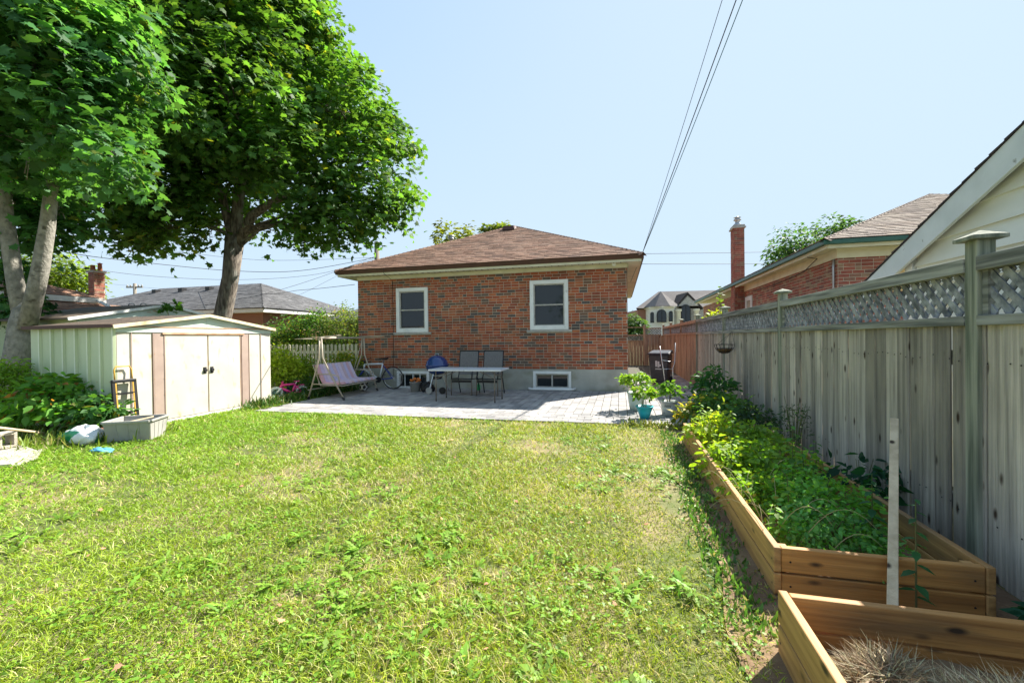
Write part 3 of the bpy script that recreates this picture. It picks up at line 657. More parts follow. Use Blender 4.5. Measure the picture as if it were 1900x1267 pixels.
for a, b in ((ys[3], ys[4]), (ys[9], ys[10])): fpanel('door_post', a, b, 'shed_trim', SX + .008)
MB().box(SX - .02, SX - .013, ys[0] + .01, ys[13] - .01, .05, ZS - .09).build('front_backing', 'shed_rust', shed)
for yy in (ys[1], ys[12], ys[2] + .012, ys[4] + .004, ys[8] + .02, ys[10] + .01): MB().box(SX + .0095, SX + .016, yy - .006, yy + .006, .05, ZS - .1).build('seam', 'shed_trim', shed)
for a, b, s_ in ((ys[5], ys[6], 1), (ys[7], ys[8], -1)):
    d = MB().box(SX - .012, SX + .012, a, b, .06, ZS - .13).build('door', 'shed_front', shed, bev=.004)
    hy = b - .06 if s_ > 0 else a + .06
    MB().lathe((SX + .012, hy, .86), [(0, .035), (.03, .033), (.036, .02), (.03, 0)], 12, axis=(1, 0, 0)).box(SX + .013, SX + .022, hy - .03, hy + .03, .80, .92).build('handle', 'black', d)
MB().box(SX - .02, SX + .03, ys[5] - .05, ys[8] + .1, ZS - .125, ZS - .09).build('door_track', 'shed_rust', shed, bev=.003)
MB().box(SX - .02, SX + .02, SY0, SY1, ZS - .088, ZS - .01).build('header', 'shed_gable', shed)
MB().box(SX - .022, SX + .026, SY0, SY1, ZS - .0085, ZS + .012).build('rust_strip', 'shed_rust', shed)
MB().box(SX - .03, SX + .025, SY0, SY1, .0, .047).build('base_rail', 'white_paint', shed)
for a in (0, 1):
    ya, yb = (SY0, SM - .002) if a == 0 else (SM + .002, SY1)
    pts = [(SX + .004, SY0, ZS + .013), (SX + .004, SM - .002, ZS + .013), (SX + .004, SM - .002, ZR - .01)] if a == 0 else [(SX + .004, SM + .002, ZS + .013), (SX + .004, SY1, ZS + .013), (SX + .004, SM + .002, ZR - .01)]
    MB().prism(pts, (-.012, 0, 0)).build('gable_panel', 'shed_gable', shed)
sroof = MB()
for s_ in (-1, 1):
    e = SY0 - .07 if s_ < 0 else SY1 + .07; ez = ZS + .005
    n_ = 9
    for k in range(n_):
        x0 = SX + .06 - (SX - SB + .12) * k / n_; x1 = SX + .06 - (SX - SB + .12) * (k + 1) / n_
        sroof.hexa([(x0, e, ez), (x0, SM, ZR), (x1, SM, ZR), (x1, e, ez), (x0, e, ez + .012), (x0, SM, ZR + .012), (x1, SM, ZR + .012), (x1, e, ez + .012)])
        sroof.hexa([(x0, e, ez + .0125), (x0, SM, ZR + .0125), (x0 - .03, SM, ZR + .0125), (x0 - .03, e, ez + .0125), (x0, e, ez + .03), (x0, SM, ZR + .03), (x0 - .03, SM, ZR + .03), (x0 - .03, e, ez + .03)])
sroof.build('roof', 'shed_roof', shed)
MB().beam((SX + .075, SY0 - .08, ZS - .005), (SX + .075, SM, ZR + .0), .02, .055).beam((SX + .075, SM, ZR + .0), (SX + .075, SY1 + .08, ZS - .005), .02, .055).build('rake_trim', 'shed_cream_edge', shed)
MB().box(SB - .05, SX + .06, SY0 - .095, SY0 - .071, ZS - .02, ZS + .035).build('eave_trim', 'brown_gutter', shed)
scr = MB()
for k in range(7):
    for zz in (.75,): 
        a = SX - (SX - SB) * k / 7
        for dx in (.02, -.1): scr.lathe((a - .04 + dx, SY0 - .001, zz + .03), [(0, .004), (.007, .003), (.008, 0)], 8, axis=(0, -1, 0))
for yy in (ys[1], ys[3], ys[4], ys[9]):
    for zz in (.5, .78, 1.2): scr.lathe((SX + .017, yy, zz), [(0, .004), (.007, .003), (.008, 0)], 8, axis=(1, 0, 0))
scr.build('screws', 'shed_rust', shed)
# second shed in the next garden
s2 = E('neighbour_shed', (-11.6, 8.2, 0), 'pale green shed with dark low roof behind the cream metal shed', 'shed')
A = atd(309, 567, 10.6); xg, yg = A.x, A.y; hz = A.z; hw = 1.9; ze2 = hz - .40
MB().box(xg - 2.6, xg - .02, yg - hw + .1, yg + hw - .1, 0, ze2).build('wall', 'shed_side', s2)
MB().prism([(xg, yg - hw, ze2), (xg, yg + hw, ze2), (xg, yg, hz - .02)], (-.02, 0, 0)).build('gable_panel', 'shed_gable', s2)
m = MB()
for s_ in (-1, 1): m.hexa([(xg + .06, yg + s_ * (hw + .1), ze2 - .02), (xg + .06, yg, hz), (xg - 2.7, yg, hz), (xg - 2.7, yg + s_ * (hw + .1), ze2 - .02), (xg + .06, yg + s_ * (hw + .1), ze2 + .02), (xg + .06, yg, hz + .04), (xg - 2.7, yg, hz + .04), (xg - 2.7, yg + s_ * (hw + .1), ze2 + .02)])
m.build('roof', 'shed_roof', s2)
MB().beam((xg + .07, yg - hw - .1, ze2 - .01), (xg + .07, yg, hz + .01), .02, .06).beam((xg + .07, yg, hz + .01), (xg + .07, yg + hw + .1, ze2 - .01), .02, .06).build('rake_trim', 'white_paint', s2)
for px in (245, 267):
    c = atd(px, 574, 11.4); MB().tube([c + V((math.cos(t) * .16, -math.sin(t) * .02, math.sin(t) * .16)) for t in [k * math.pi / 8 - .2 for k in range(10)]], .012, 6).build('hoop', 'galvanised', s2, smooth=True)

# ------------------------------------------------------------------ trees
def tree_shell(name, base, label, trunks, lobes, nclump, per, lsize, rc, color, bark='bark', tpl='maple', cat='tree', group=None, alt=None, altp=.0, limbs=True, fork=None, droop=.5, inner=.25, clear=None):
    r = E(name, base, label, cat, group)
    for pts, rad in trunks: MB().tube(pts, rad, 14).build('trunk', bark, r, smooth=True)
    if limbs and fork is not None:
        mb = MB()
        for c, rr in lobes:
            c = V(c); f = min(fork, key=lambda q: (V(q) - c).length); f = V(f); m1 = f.lerp(c, .5) + V((rnd.uniform(-.2, .2), rnd.uniform(-.2, .2), .25))
            L = (c - f).length; r0 = min(.14, .035 + L * .012)
            mb.tube([f, f.lerp(m1, .5) + V((0, 0, .08)), m1, c], [r0, r0 * .75, r0 * .5, r0 * .25], 7)
            for _ in range(6):
                q = c + V(rvec(1)[0]) * (rr if isinstance(rr, (int, float)) else rr[0]) * .8
                mb.tube([m1.lerp(c, rnd.random()), c.lerp(q, .5) + V((0, 0, .1)), q], [r0 * .35, r0 * .22, .008], 5)
        mb.build('limbs', bark, r, smooth=True)
    Cs, Ns = [], []
    for c, rr in lobes:
        rr = np.array([rr] * 3 if isinstance(rr, (int, float)) else rr); k = int(nclump * (rr.mean() ** 1.7)); u = rvec(k); keep = u[:, 2] > -.75; u = u[keep]; k = len(u)
        q = np.where(rng.random((k, 1)) < inner, rng.uniform(.3, .8, (k, 1)), rng.uniform(.82, 1.12, (k, 1)))
        Cs.append(np.array(c) + u * rr * q); Ns.append(u)
    C = np.concatenate(Cs); Nn = np.concatenate(Ns)
    if clear:
        rel = C - np.array(CAM); dd = rel @ np.array(F0); px_ = 950 + 797 * (rel @ np.array(R0)) / dd; py_ = 628 - 797 * rel[:, 2] / dd
        kp = ~((px_ > clear[0]) & (px_ < clear[1]) & (py_ > clear[2]) & (py_ < clear[3]) & (dd < clear[4])); C = C[kp]; Nn = Nn[kp]
    P, N, D, S = clump_leaves(C, Nn, rc, per, lsize, 1.0, droop)
    cc = leafcols(len(P), color, .3, alt, altp)
    cl = 1 + rng.uniform(-.35, .35, len(C)); cc *= np.repeat(cl, per)[:, None]
    leaf_mesh('crown', P, N, D, S, tpl, np.clip(cc, 0, 1), 'leaf', r)['kind'] = 'stuff'
    return r
KT = 1.0
def L_(px, py, d, r): p = atd(px, py, d * KT); return ((p.x, p.y, p.z), r * KT)
KT = 1.22; tb = atd(404, 590, 11.9 * KT); TB = V((tb.x, tb.y, 0))
fk = atd(436, 440, 11.9 * KT)
lob = [L_(600, 390, 11.6, 1.15), L_(690, 320, 11.8, 1.15), L_(640, 210, 12, 1.35), L_(530, 130, 12, 1.7), L_(430, 10, 12, 2.1), L_(560, 60, 12.2, 1.0), L_(540, 310, 10.8, 1.3),
       L_(430, 200, 10.6, 1.9), L_(420, 365, 12.6, 1.2), L_(330, 370, 11.5, 1.2), L_(250, 350, 11, 1.3), L_(170, 330, 11.5, 1.3), L_(310, 200, 10.6, 2.0),
       L_(180, 170, 11, 2.0), L_(500, 425, 11.4, .6), L_(570, 420, 11.4, .75), L_(640, 410, 11.6, .7), L_(350, 40, 11, 2.3), L_(150, 30, 11.5, 2.2), L_(460, -90, 12, 2.0),
       L_(400, -120, 12, 2.3), L_(250, -90, 12, 2.2), L_(480, 220, 13.5, 2.0), L_(350, 200, 14, 2.2), L_(600, 180, 13.6, 1.6), L_(300, 425, 11.6, .6), L_(390, 425, 11.4, .55),
       L_(240, 410, 11.4, .6), L_(720, 250, 12.3, .8), L_(700, 390, 11.8, .65), L_(90, 380, 12, .8), L_(60, 250, 12, 1.6), L_(455, 300, 12.2, 1.3)]
tree_shell('maple_tree', TB, 'large green maple with a single leaning trunk behind the metal shed',
           [([TB + V((-.05, 0, -.1)), TB + V((0, 0, .9)), TB + V((.05, .05, 1.9)), fk.lerp(TB, .28), fk], [.40, .32, .28, .25, .29]),
            ([fk - V((0, 0, .5)), fk + V((-.05, .1, .5)), atd(450, 300, 12.1 * KT), atd(470, 180, 12.2 * KT), atd(470, 40, 12.3 * KT)], [.19, .19, .16, .12, .06]),
            ([fk - V((0.02, 0, .45)), atd(468, 400, 11.8 * KT), atd(510, 372, 11.6 * KT), atd(590, 345, 11.5 * KT)], [.18, .15, .11, .06]),
            ([fk - V((0, 0, .45)), atd(408, 350, 12 * KT), atd(350, 270, 11.8 * KT), atd(300, 200, 11.5 * KT)], [.14, .13, .11, .06]),
            ([atd(448, 455, 11.85 * KT), atd(480, 428, 11.6 * KT), atd(530, 415, 11.5 * KT)], [.06, .04, .02])],
           lob, 34, 32, .210, .46, (.095, .20, .045), fork=[fk, atd(450, 300, 12.1 * KT), atd(470, 180, 12.2 * KT), atd(350, 270, 11.8 * KT)], alt=(.26, .30, .04), altp=.03, clear=(395, 540, 345, 475, 14.9))
KT = 1.0
t2 = atd(28, 650, 8.7); T2 = V((t2.x, t2.y, 0)); fk2 = atd(48, 575, 8.7)
lob2 = [L_(60, 270, 7.6, .8), L_(150, 225, 7.2, .75), L_(215, 290, 6.9, .45), L_(60, 120, 7, 1.2), L_(0, 20, 7, 1.5), L_(120, 40, 7.3, 1.1), L_(-60, 200, 8, 1.4), L_(200, 110, 7.4, .8), L_(-40, 380, 9, .9),
        L_(110, 400, 9.5, .45), L_(90, 440, 9.5, .35), L_(10, 560, 9.8, .4), L_(-80, 60, 9, 2.0), L_(40, -80, 9, 2.0), L_(30, 330, 10, .8), L_(60, 430, 9.8, .35), L_(15, 500, 9.6, .3), L_(130, 330, 8.9, .35)]
tree_shell('maple_tree', T2, 'left maple with twin pale trunks rising from one base',
           [([T2 + V((0, 0, -.1)), T2 + V((0, 0, .8)), atd(42, 600, 8.7), atd(46, 575, 8.7), atd(47, 560, 8.7)], [.26, .22, .20, .17, .05]),
            ([atd(44, 610, 8.7), atd(28, 520, 8.7), atd(10, 400, 8.7), atd(2, 270, 8.9), atd(-10, 120, 9)], [.135, .13, .12, .10, .07]),
            ([atd(50, 610, 8.65), atd(75, 500, 8.6), atd(88, 420, 8.6), atd(98, 330, 8.6), atd(120, 200, 8.6), atd(130, 60, 8.6)], [.145, .135, .12, .10, .06, .04])],
           lob2, 60, 30, .170, .34, (.085, .215, .07), bark='pale_bark', fork=[atd(2, 270, 8.9), atd(98, 330, 8.6)], alt=(.15, .19, .04), altp=.04)
# small trees and crowns farther off
def far_tree(px, py, d, r, label, color, n=60, per=16, ls=.3, name='deciduous_tree', lobes=4, group=None):
    c = atd(px, py, d); base = V((c.x, c.y, 0)); lb = [((c.x, c.y, c.z), r)]
    for k in range(lobes): a = rnd.random() * 6.3; lb.append(((c.x + math.cos(a) * r * .7, c.y + math.sin(a) * r * .7, c.z - r * rnd.uniform(-.1, .5)), r * .62))
    tree_shell(name, base, label, [([base, V((c.x, c.y, c.z - r * .2))], [.03 + r * .06, .02 + r * .03])], lb, n / max(r ** 1.7, .3), per, ls, r * .3, color, tpl='dia', limbs=True, fork=[V((c.x, c.y, c.z - r * .6))], group=group)
far_tree(850, 452, 24, 1.25, 'yellow green treetop showing left above the bungalow roof ridge', (.16, .19, .035), n=55)
far_tree(925, 432, 25, .75, 'small leafy treetop right beside the bungalow roof peak', (.13, .17, .035), n=40)
far_tree(1475, 465, 30, 1.6, 'rounded green tree above the neighbouring brown roof', (.06, .13, .04), n=80)
far_tree(1545, 440, 31, 1.5, 'taller green tree half hidden by the neighbouring hipped roof', (.06, .13, .035), n=80)
far_tree(95, 515, 30, 2.0, 'bright lime green tree between the twin trunks and the left chimney', (.17, .24, .03), n=120)
far_tree(1170, 608, 42, 1.3, 'dense green tree beside the house wall at the passage end', (.06, .12, .04), n=120)
for k, (px_, Yb, ht) in enumerate(((-9, -9, 6), (-3, -12, 7), (4, -10, 6))):  # trees out of view, added to give the windows something to reflect
    c = V((px_, Yb, 0)); tree_shell('reflection_tree', c, ['unseen broad tree added to the west for window reflections', 'unseen tall tree added in the middle for window reflections', 'unseen broad tree added to the east for window reflections'][k],
        [([c, c + Z * ht * .7], [.2, .1])], [((px_, Yb, ht * .65), (2.6, 1.6, ht * .35))], 12, 16, .3, .6, (.05, .11, .03), tpl='dia', limbs=False)

# ------------------------------------------------------------------ neighbouring brick house on the right
NX, NY, NE = 4.42, 10.35, 3.28
nh = E('neighbour_house', (8, 14, 0), 'red brick house with green gutters and tall chimney beyond the board fence', 'house')
NP = [(.40, .12, .08), (.34, .10, .07), (.43, .17, .11), (.30, .15, .10), (.37, .24, .15), (.24, .11, .085)]
wmb = MB().box(NX, NX + .2, NY + .2, 18.2, 0, NE - .28).build('side_wall', 'mortar', nh)
its = lay_bricks((NX, NY, 0), (0, 1, 0), (-1, 0, 0), 7.85, 1.4, NE - .28, pal=NP, wts=[4, 4, 3, 3, 3, 2], holes=[(5.93, 6.73, -1, 2.76)])
pieces('brick', wmb, its, 'brick', 150, key=lambda t: t[0].y - (2 if t[0].z > 2.2 else 0))
wmb = MB().box(NX, 11.8, NY, NY + .2, 0, NE - .28).build('rear_wall', 'mortar', nh)
its = lay_bricks((NX, NY, 0), (1, 0, 0), (0, -1, 0), 3.5, 1.4, NE - .28, pal=NP, wts=[4, 4, 3, 3, 3, 2])
pieces('brick', wmb, its, 'brick', 150, key=lambda t: t[0].x - (2 if t[0].z > 2.2 else 0))
far_ = MB()
for p, c in lay_bricks((NX, 18.26, 0), (0, 1, 0), (-1, 0, 0), 6.9, 1.5, NE - .28, pal=NP, wts=[4, 4, 3, 3, 3, 2]): far_.hexa(p, c)
tag(far_.build('bricks', 'brick', wmb), kind='stuff')
MB().box(NX, NX + .2, 18.25, 25.2, 0, NE - .28).box(11.6, 11.8, NY + .2, 25.2, 0, NE - .28).build('far_wall', 'mortar', nh)
window(nh, (NX, 17.08, 1.6), (0, -1, 0), (-1, 0, 0), .80, 1.16, fw=.14)
MB().box(NX - .32, 12.1, NY - .32, 25.5, NE - .10, NE - .085).build('soffit', 'cream_paint', nh)
MB().box(NX - .33, NX - .31, NY - .31, 25.5, NE - .14, NE - .01).box(NX - .31, 12.1, NY - .33, NY - .31, NE - .14, NE - .01).build('fascia', 'cream_paint', nh)
MB().box(NX - .03, NX - .012, NY - .03, 18.2, NE - .30, NE - .105).box(NX - .012, 11.8, NY - .03, NY - .012, NE - .30, NE - .105).build('frieze_board', 'cream_paint', nh)
MB().box(NX - .42, NX - .331, NY - .42, 25.5, NE - .07, NE + .02).box(NX - .331, 12.1, NY - .42, NY - .331, NE - .07, NE + .02).build('gutter', 'green_gutter', nh, bev=.01)
MB().tube([(NX - .02, NY + .12, NE - .3), (NX - .04, NY + .1, NE - .5), (NX - .04, NY + .1, .3)], .022, 8).build('downspout', 'galvanised', nh, smooth=True)
hip_roof(nh, NX - .42, NX + 8.0, NY - .42, 25.5, NE + .03, 1.85, RN, sides='SW', limit=300, exp=.15, tab=.32)
ch = E('x', (0, 0, 0), None, None); bpy.data.objects.remove(ch)
cy0 = onX(1383, 500, NX - .42).y; cy1 = onX(1357, 500, NX - .42).y; cbx = NX - .42
cxa, cxb, cya, cyb, ctop = 4.08, 4.42, 17.2, 17.72, 5.30
chm = MB().box(cxa + .01, cxb, cya + .01, cyb - .01, 0, ctop).build('chimney', 'mortar', nh)
its = lay_bricks((cxa, cya, 0), (0, 1, 0), (-1, 0, 0), cyb - cya, 1.5, ctop, pal=NP, wts=[4, 4, 3, 1, 1, 1]) + lay_bricks((cxa, cya, 0), (1, 0, 0), (0, -1, 0), cxb - cxa, 1.5, ctop, pal=NP, wts=[4, 4, 3, 1, 1, 1])
pieces('brick', chm, its, 'brick', 120, key=lambda t: -t[0].z)
MB().box(cxa - .05, cxb + .05, cya - .05, cyb + .05, ctop, ctop + .06).box(cxa - .02, cxb + .02, cya - .02, cyb + .02, ctop + .061, ctop + .13).build('chimney_cap', 'stone_sill', chm, bev=.01)
MB().lathe((cxa + .17, (cya + cyb) / 2, ctop + .13), [(.12, 0), (.12, .08), (.08, .10), (.08, .2), (.13, .21), (.13, .24), (.08, .26), (.08, .3), (.13, .31), (0, .36)], 16).build('flue_cap', 'galvanised', chm, smooth=True)
MB().tube([(NX - .36, 10.9, NE - .16), (NX - .2, 10.8, NE - .22), (NX - .02, 12, NE - .34), (NX - .035, 14, NE - .42), (NX - .035, 16, NE - .40)], .009, 5).build('wall_cable', 'wire', nh)
# ------------------------------------------------------------------ white garage at the right edge
GX, GY1, GSL = 2.90, 5.33, .425
gr_ = E('white_garage', (6, 2.7, 0), 'white clapboard garage gable rising above the fence at the right edge', 'garage')
gm = 2.65; ez = 2.15; pk = ez + (GY1 - gm) * GSL
MB().box(GX + .03, 9, -.1, GY1 - .02, 0, ez - .02).prism([(GX + .03, -.1, ez - .02), (GX + .03, GY1 - .02, ez - .02), (GX + .03, gm, pk - .03)], (6, 0, 0)).build('wall', 'siding', gr_)
z = .02
while z < pk:
    hb = .205; za, zb = z, min(z + hb, pk - .05)
    ya = GY1 - .10 if za < ez else GY1 - .02 - (za - ez) / GSL - .02; yb2 = GY1 - .10 if zb < ez else GY1 - .02 - (zb - ez) / GSL - .02
    ya2 = -.02 if za < ez else 2 * gm - ya; yb3 = -.02 if zb < ez else 2 * gm - yb2
    if ya - ya2 > .1 and zb - za > .03:
        MB().hexa([(GX, ya2, za), (GX, ya, za), (GX + .03, ya, za), (GX + .03, ya2, za), (GX + .026, yb3, zb + .004), (GX + .026, yb2, zb + .004), (GX + .03, yb2, zb + .01), (GX + .03, yb3, zb + .01)]).build('siding_board', 'siding', gr_)
    z += hb
MB().box(GX - .012, GX + .03, GY1 - .095, GY1, 0, ez + .02).box(GX - .012, GX + .12, GY1 + .0, GY1 + .02, 0, ez - .02).build('corner_board', 'white_paint', gr_, bev=.003)
ov = .085; tip = 6.08
def rz(y): return ez + (GY1 - abs(y - gm) - gm) * GSL if False else pk + .12 - abs(y - gm) * GSL
for s_ in (1, -1):
    ye = gm + s_ * (tip - gm)
    MB().prism([(GX - ov, gm, rz(gm) - .25), (GX - ov, gm, rz(gm)), (GX - ov, ye, rz(ye)), (GX - ov, ye - s_ * .03, rz(ye) - .21)], (.03, 0, 0)).build('rake_board', 'rake', gr_, bev=.004)
    MB().prism([(GX - ov + .031, gm, rz(gm) - .045), (GX - ov + .031, gm, rz(gm) - .03), (GX - ov + .031, ye, rz(ye) - .03), (GX - ov + .031, ye, rz(ye) - .045)], (6.2, 0, 0)).build('roof_deck', 'raw_lumber', gr_)
    its = shingle_rows((GX - ov - .014, ye + s_ * .02, rz(ye) + .007 - .02 * GSL), (9.2, ye + s_ * .02, rz(ye) + .007 - .02 * GSL), (GX - ov - .014, gm, rz(gm) + .007), (9.2, gm, rz(gm) + .007), [(.06, .045, .045), (.05, .04, .045), (.075, .055, .05)], exp=.15)
    rf = MB().prism([(GX - ov - .010, gm, rz(gm) + .001), (GX - ov - .010, gm, rz(gm) + .006), (GX - ov - .010, ye + s_ * .012, rz(ye) + .006 - .012 * GSL), (GX - ov - .010, ye + s_ * .012, rz(ye) + .001 - .012 * GSL)], (6.3, 0, 0)).build('roof', 'dark_shingle', gr_)
    pieces('shingle', rf, its, 'shingle', 60, key=lambda t: t[0].x)
MB().box(GX - ov + .04, GX - .01, GY1 + .1, GY1 + .15, ez - .06, ez + .02).build('lookout', 'raw_lumber', gr_)

# ------------------------------------------------------------------ pale two-storey house across the street
wh = E('stone_house', atd(1250, 600, 70) * 1.0, 'large pale two storey house with arched windows and a turret across the street', 'house'); W[wh.name] = V(wh.location)
wh.location.z = 0; W[wh.name] = V(wh.location)
D = 70.0
def wp(px, py, dd=0): return atd(px, py, D + dd)
rt = R0
def slab(pxa, pxb, pya, pyb, d0, d1, m, name, c=None):
    a = wp(pxa, (pya + pyb) / 2, d0); b = wp(pxb, (pya + pyb) / 2, d0); zt = wp((pxa + pxb) / 2, pya, d0).z; zb = 0 if pyb > 640 else wp((pxa + pxb) / 2, pyb, d0).z
    return MB().ob(V((a.x, a.y, zb)), V((b.x - a.x, b.y - a.y, 0)), F0 * (d1 - d0), Z * (zt - zb)).build(name, m, wh)
slab(1184, 1340, 574, 700, 2, 12, 'far_brick', 'wall'); slab(1255, 1340, 572, 700, .8, 1.9, 'grey_stone', 'facade')
tc_ = wp(1227, 600, 1.6); tz = wp(1227, 569, 0).z
MB().lathe((tc_.x, tc_.y, 0), [(2.55, 0), (2.55, tz - .3), (2.75, tz - .25), (2.75, tz)], 8).build('turret', 'stucco', wh)
apx_ = wp(1222, 541, 3)
mb = MB(); ring = [V((tc_.x + math.cos(k * math.pi / 4 + .39) * 3.0, tc_.y + math.sin(k * math.pi / 4 + .39) * 3.0, tz)) for k in range(8)]
mb.add(ring + [V((tc_.x, tc_.y, apx_.z - .1))], [(k, (k + 1) % 8, 8) for k in range(8)], (.17, .155, .15)); 
a, b = wp(1180, 578, 1.5), wp(1345, 569, .5); r0_, r1_ = wp(1222, 541, 6), wp(1345, 538, 6); back0, back1 = wp(1184, 574, 13), wp(1345, 570, 13)
a.z = b.z = tz - .1; back0.z = back1.z = tz
mb.add([a, b, r1_, r0_, back0, back1], [(0, 1, 2, 3), (0, 3, 4), (3, 2, 5, 4)], (.15, .135, .13)); mb.build('roof', 'shingle', wh)
g0, g1, g2 = wp(1252, 572, 0), wp(1304, 570, 0), wp(1276, 542, 0); g0.z = g1.z
MB().prism([g0 + (g2 - g0) * .1, g1 + (g2 - g1) * .1, g2 - Z * .5], F0 * .6).build('gable', 'grey_stone', wh)
MB().prism([g0, g2, g2 - Z * .6, g0 - Z * .35], F0 * 5 - F0 * .3).prism([g1, g2, g2 - Z * .6, g1 - Z * .35], F0 * 5 - F0 * .3).build('gable_roof', 'dark_shingle', wh)
def arch(pxc, hwpx, pya, pyb, dd, name='window'):
    c = wp(pxc, pya, dd); zt = c.z; zb = wp(pxc, pyb, dd).z; hw_ = hwpx / FPX * D; o = V((c.x, c.y, 0)) - F0 * .1; zc = zt - hw_
    pl = [o + rt * (math.cos(t) * hw_) + Z * (zc + math.sin(t) * hw_) for t in [k * math.pi / 8 for k in range(9)]] + [o - rt * hw_ + Z * zb, o + rt * hw_ + Z * zb]
    wn = MB().prism(pl, F0 * .25).build(name, 'black', wh)
    s = .86; pc = [V((o.x, o.y, 0)) + (p - o - Z * (zb + zt) / 2) * s + Z * (zb + zt) / 2 - F0 * .04 for p in pl]
    MB().prism(pc, F0 * .03).build('pane', 'glass', wn)
    MB().ob(o - rt * .05 - F0 * .08 + Z * (zb + .1), rt * .1, F0 * .03, Z * (zt - zb - .3)).build('mullion', 'black', wn)
arch(1210, 3.2, 579, 599, -1.15); arch(1227.5, 8.6, 574, 598, -1.2); arch(1245, 3.0, 577, 597, -1.1); arch(1272, 9.0, 565, 600, -.1)
for px in (1259, 1292): 
    c = wp(px, 590, -.7); MB().lathe((c.x, c.y, 0), [(.35, 0), (.35, tz - .9), (.5, tz - .8), (.5, tz - .5)], 12).build('column', 'stucco', wh, smooth=True)

# ------------------------------------------------------------------ houses on the left
lh = E('neighbour_house', (-21, 10, 0), 'brown roofed house with brick chimney at the left beyond the sheds', 'house')
LX = -17.5
MB().box(-26, LX - .4, 2, 10.8, 0, 2.8).build('wall', 'far_brick', lh)
MB().box(LX - .03, LX + .06, 1.6, 11.15, 2.78, 2.95).box(-26.4, LX - .03, 11.06, 11.15, 2.78, 2.95).build('fascia', 'white_paint', lh)
RB_LIT = [tuple(min(.6, v * 1.5) for v in q) for q in RB]  # brown palette lightened: sunlight that the trees block, put into the colour
hip_roof(lh, -26.4, LX, 1.6, 11.1, 2.97, 1.75, RB_LIT, sides='EN', limit=0, exp=.16, tab=.32)
lr = MB().hexa([(LX + .07, 3, 2.72), (-14.9, 3, 2.05), (-14.9, 12.6, 2.05), (LX + .07, 12.6, 2.72), (LX + .07, 3, 2.74), (-14.9, 3, 2.07), (-14.9, 12.6, 2.07), (LX + .07, 12.6, 2.74)]).build('lower_roof', 'roof_deck', lh)
m = MB()
for p, c in shingle_rows((-14.9, 3, 2.07), (-14.9, 12.6, 2.07), (LX + .07, 3, 2.74), (LX + .07, 12.6, 2.74), RB_LIT, exp=.16, tab=.32): m.hexa(p, c)
tag(m.build('shingles', 'shingle', lr), kind='stuff')
MB().box(LX + .1, -15.2, 3.3, 12.3, 0, 2.0).build('lower_wall', 'far_brick', lh)
ca = atd(167, 553, 15.6); cb_ = atd(193, 553, 15.6); ccx = (ca + cb_) / 2; ctz = atd(180, 507, 15.6).z
lc = MB().box(ccx.x - .14, ccx.x + .14, ccx.y - .17, ccx.y + .17, 2.6, ctz).build('chimney', 'mortar', lh)
its = lay_bricks((ccx.x + .14, ccx.y - .17, 0), (0, 1, 0), (1, 0, 0), .34, 2.7, ctz, pal=NP, wts=[1] * 6) + lay_bricks((ccx.x - .14, ccx.y - .17, 0), (1, 0, 0), (0, -1, 0), .28, 2.7, ctz, pal=NP, wts=[1] * 6)
pieces('brick', lc, its, 'brick', 0)
MB().box(ccx.x - .18, ccx.x + .18, ccx.y - .21, ccx.y + .21, ctz, ctz + .08).build('chimney_cap', 'stone_sill', lc)
MB().lathe((ccx.x - .05, ccx.y - .08, ctz + .08), [(.075, 0), (.065, .2), (0, .2)], 12).lathe((ccx.x + .06, ccx.y + .07, ctz + .08), [(.07, 0), (.06, .26), (.09, .27), (0, .31)], 12).build('chimney_pot', 'terracotta', lc)
dsp = [atd(176, 556, 15), atd(190, 562, 14.6), atd(213, 575, 14.2)]
MB().tube(dsp, .05, 8).build('downspout', 'white_paint', lh)
gh = E('grey_roofed_house', (-22, 20, 0), 'low house with broad grey shingled hip roof behind the maple trunk', 'house')
MB().box(-31, -16.4, 16.9, 24, 0, 2.75).build('wall', 'far_brick', gh)
MB().box(-31.4, -15.95, 16.45, 24.4, 2.75, 2.92).build('fascia', 'white_paint', gh)
hip_roof(gh, -31.5, -15.9, 16.4, 24.6, 2.95, 1.75, RG, sides='SE', limit=0, exp=.16, tab=.34, ridge='x')
for x in (-27, -25, -23, -21.5): MB().box(x, x + .3, 19.6, 19.9, 4.3, 4.55).build('roof_vent', 'black', gh)
MB().box(-14.6, -9.5, 19.2, 26, 0, 2.3).build('annex_wall', 'far_brick', gh)
hip_roof(gh, -15.4, -9.0, 18.8, 26.4, 2.35, 1.3, RG, sides='SE', limit=0, exp=.16, tab=.34, name='annex_roof')
# utility poles and wires
def pole(px, pyt, d, r, label, arm=0):
    t = atd(px, pyt, d); e = E('utility_pole', (t.x, t.y, 0), label, 'pole')
    MB().tube([(t.x, t.y, 0), (t.x, t.y, t.z)], [r * 1.2, r], 12).build('pole_shaft', 'pole_wood', e, smooth=True)
    if arm:
        MB().beam(V((t.x, t.y - .02, t.z - .35)) - R0 * arm, V((t.x, t.y - .02, t.z - .35)) + R0 * arm, .12, .12).build('crossarm', 'pole_wood', e)
        m_ = MB()
        for q in (-.9, -.5, .5, .9): m_.lathe(V((t.x, t.y - .02, t.z - .29)) + R0 * arm * q, [(.05, 0), (.07, .08), (.04, .16), (0, .18)], 8)
        m_.build('insulator', 'grey_plastic', e)
pole(699, 449, 24, .13, 'plain wooden utility pole rising behind the left end of the bungalow roof')
pole(250, 526, 40, .13, 'distant utility pole with crossarm above the grey shingled roof', .75)
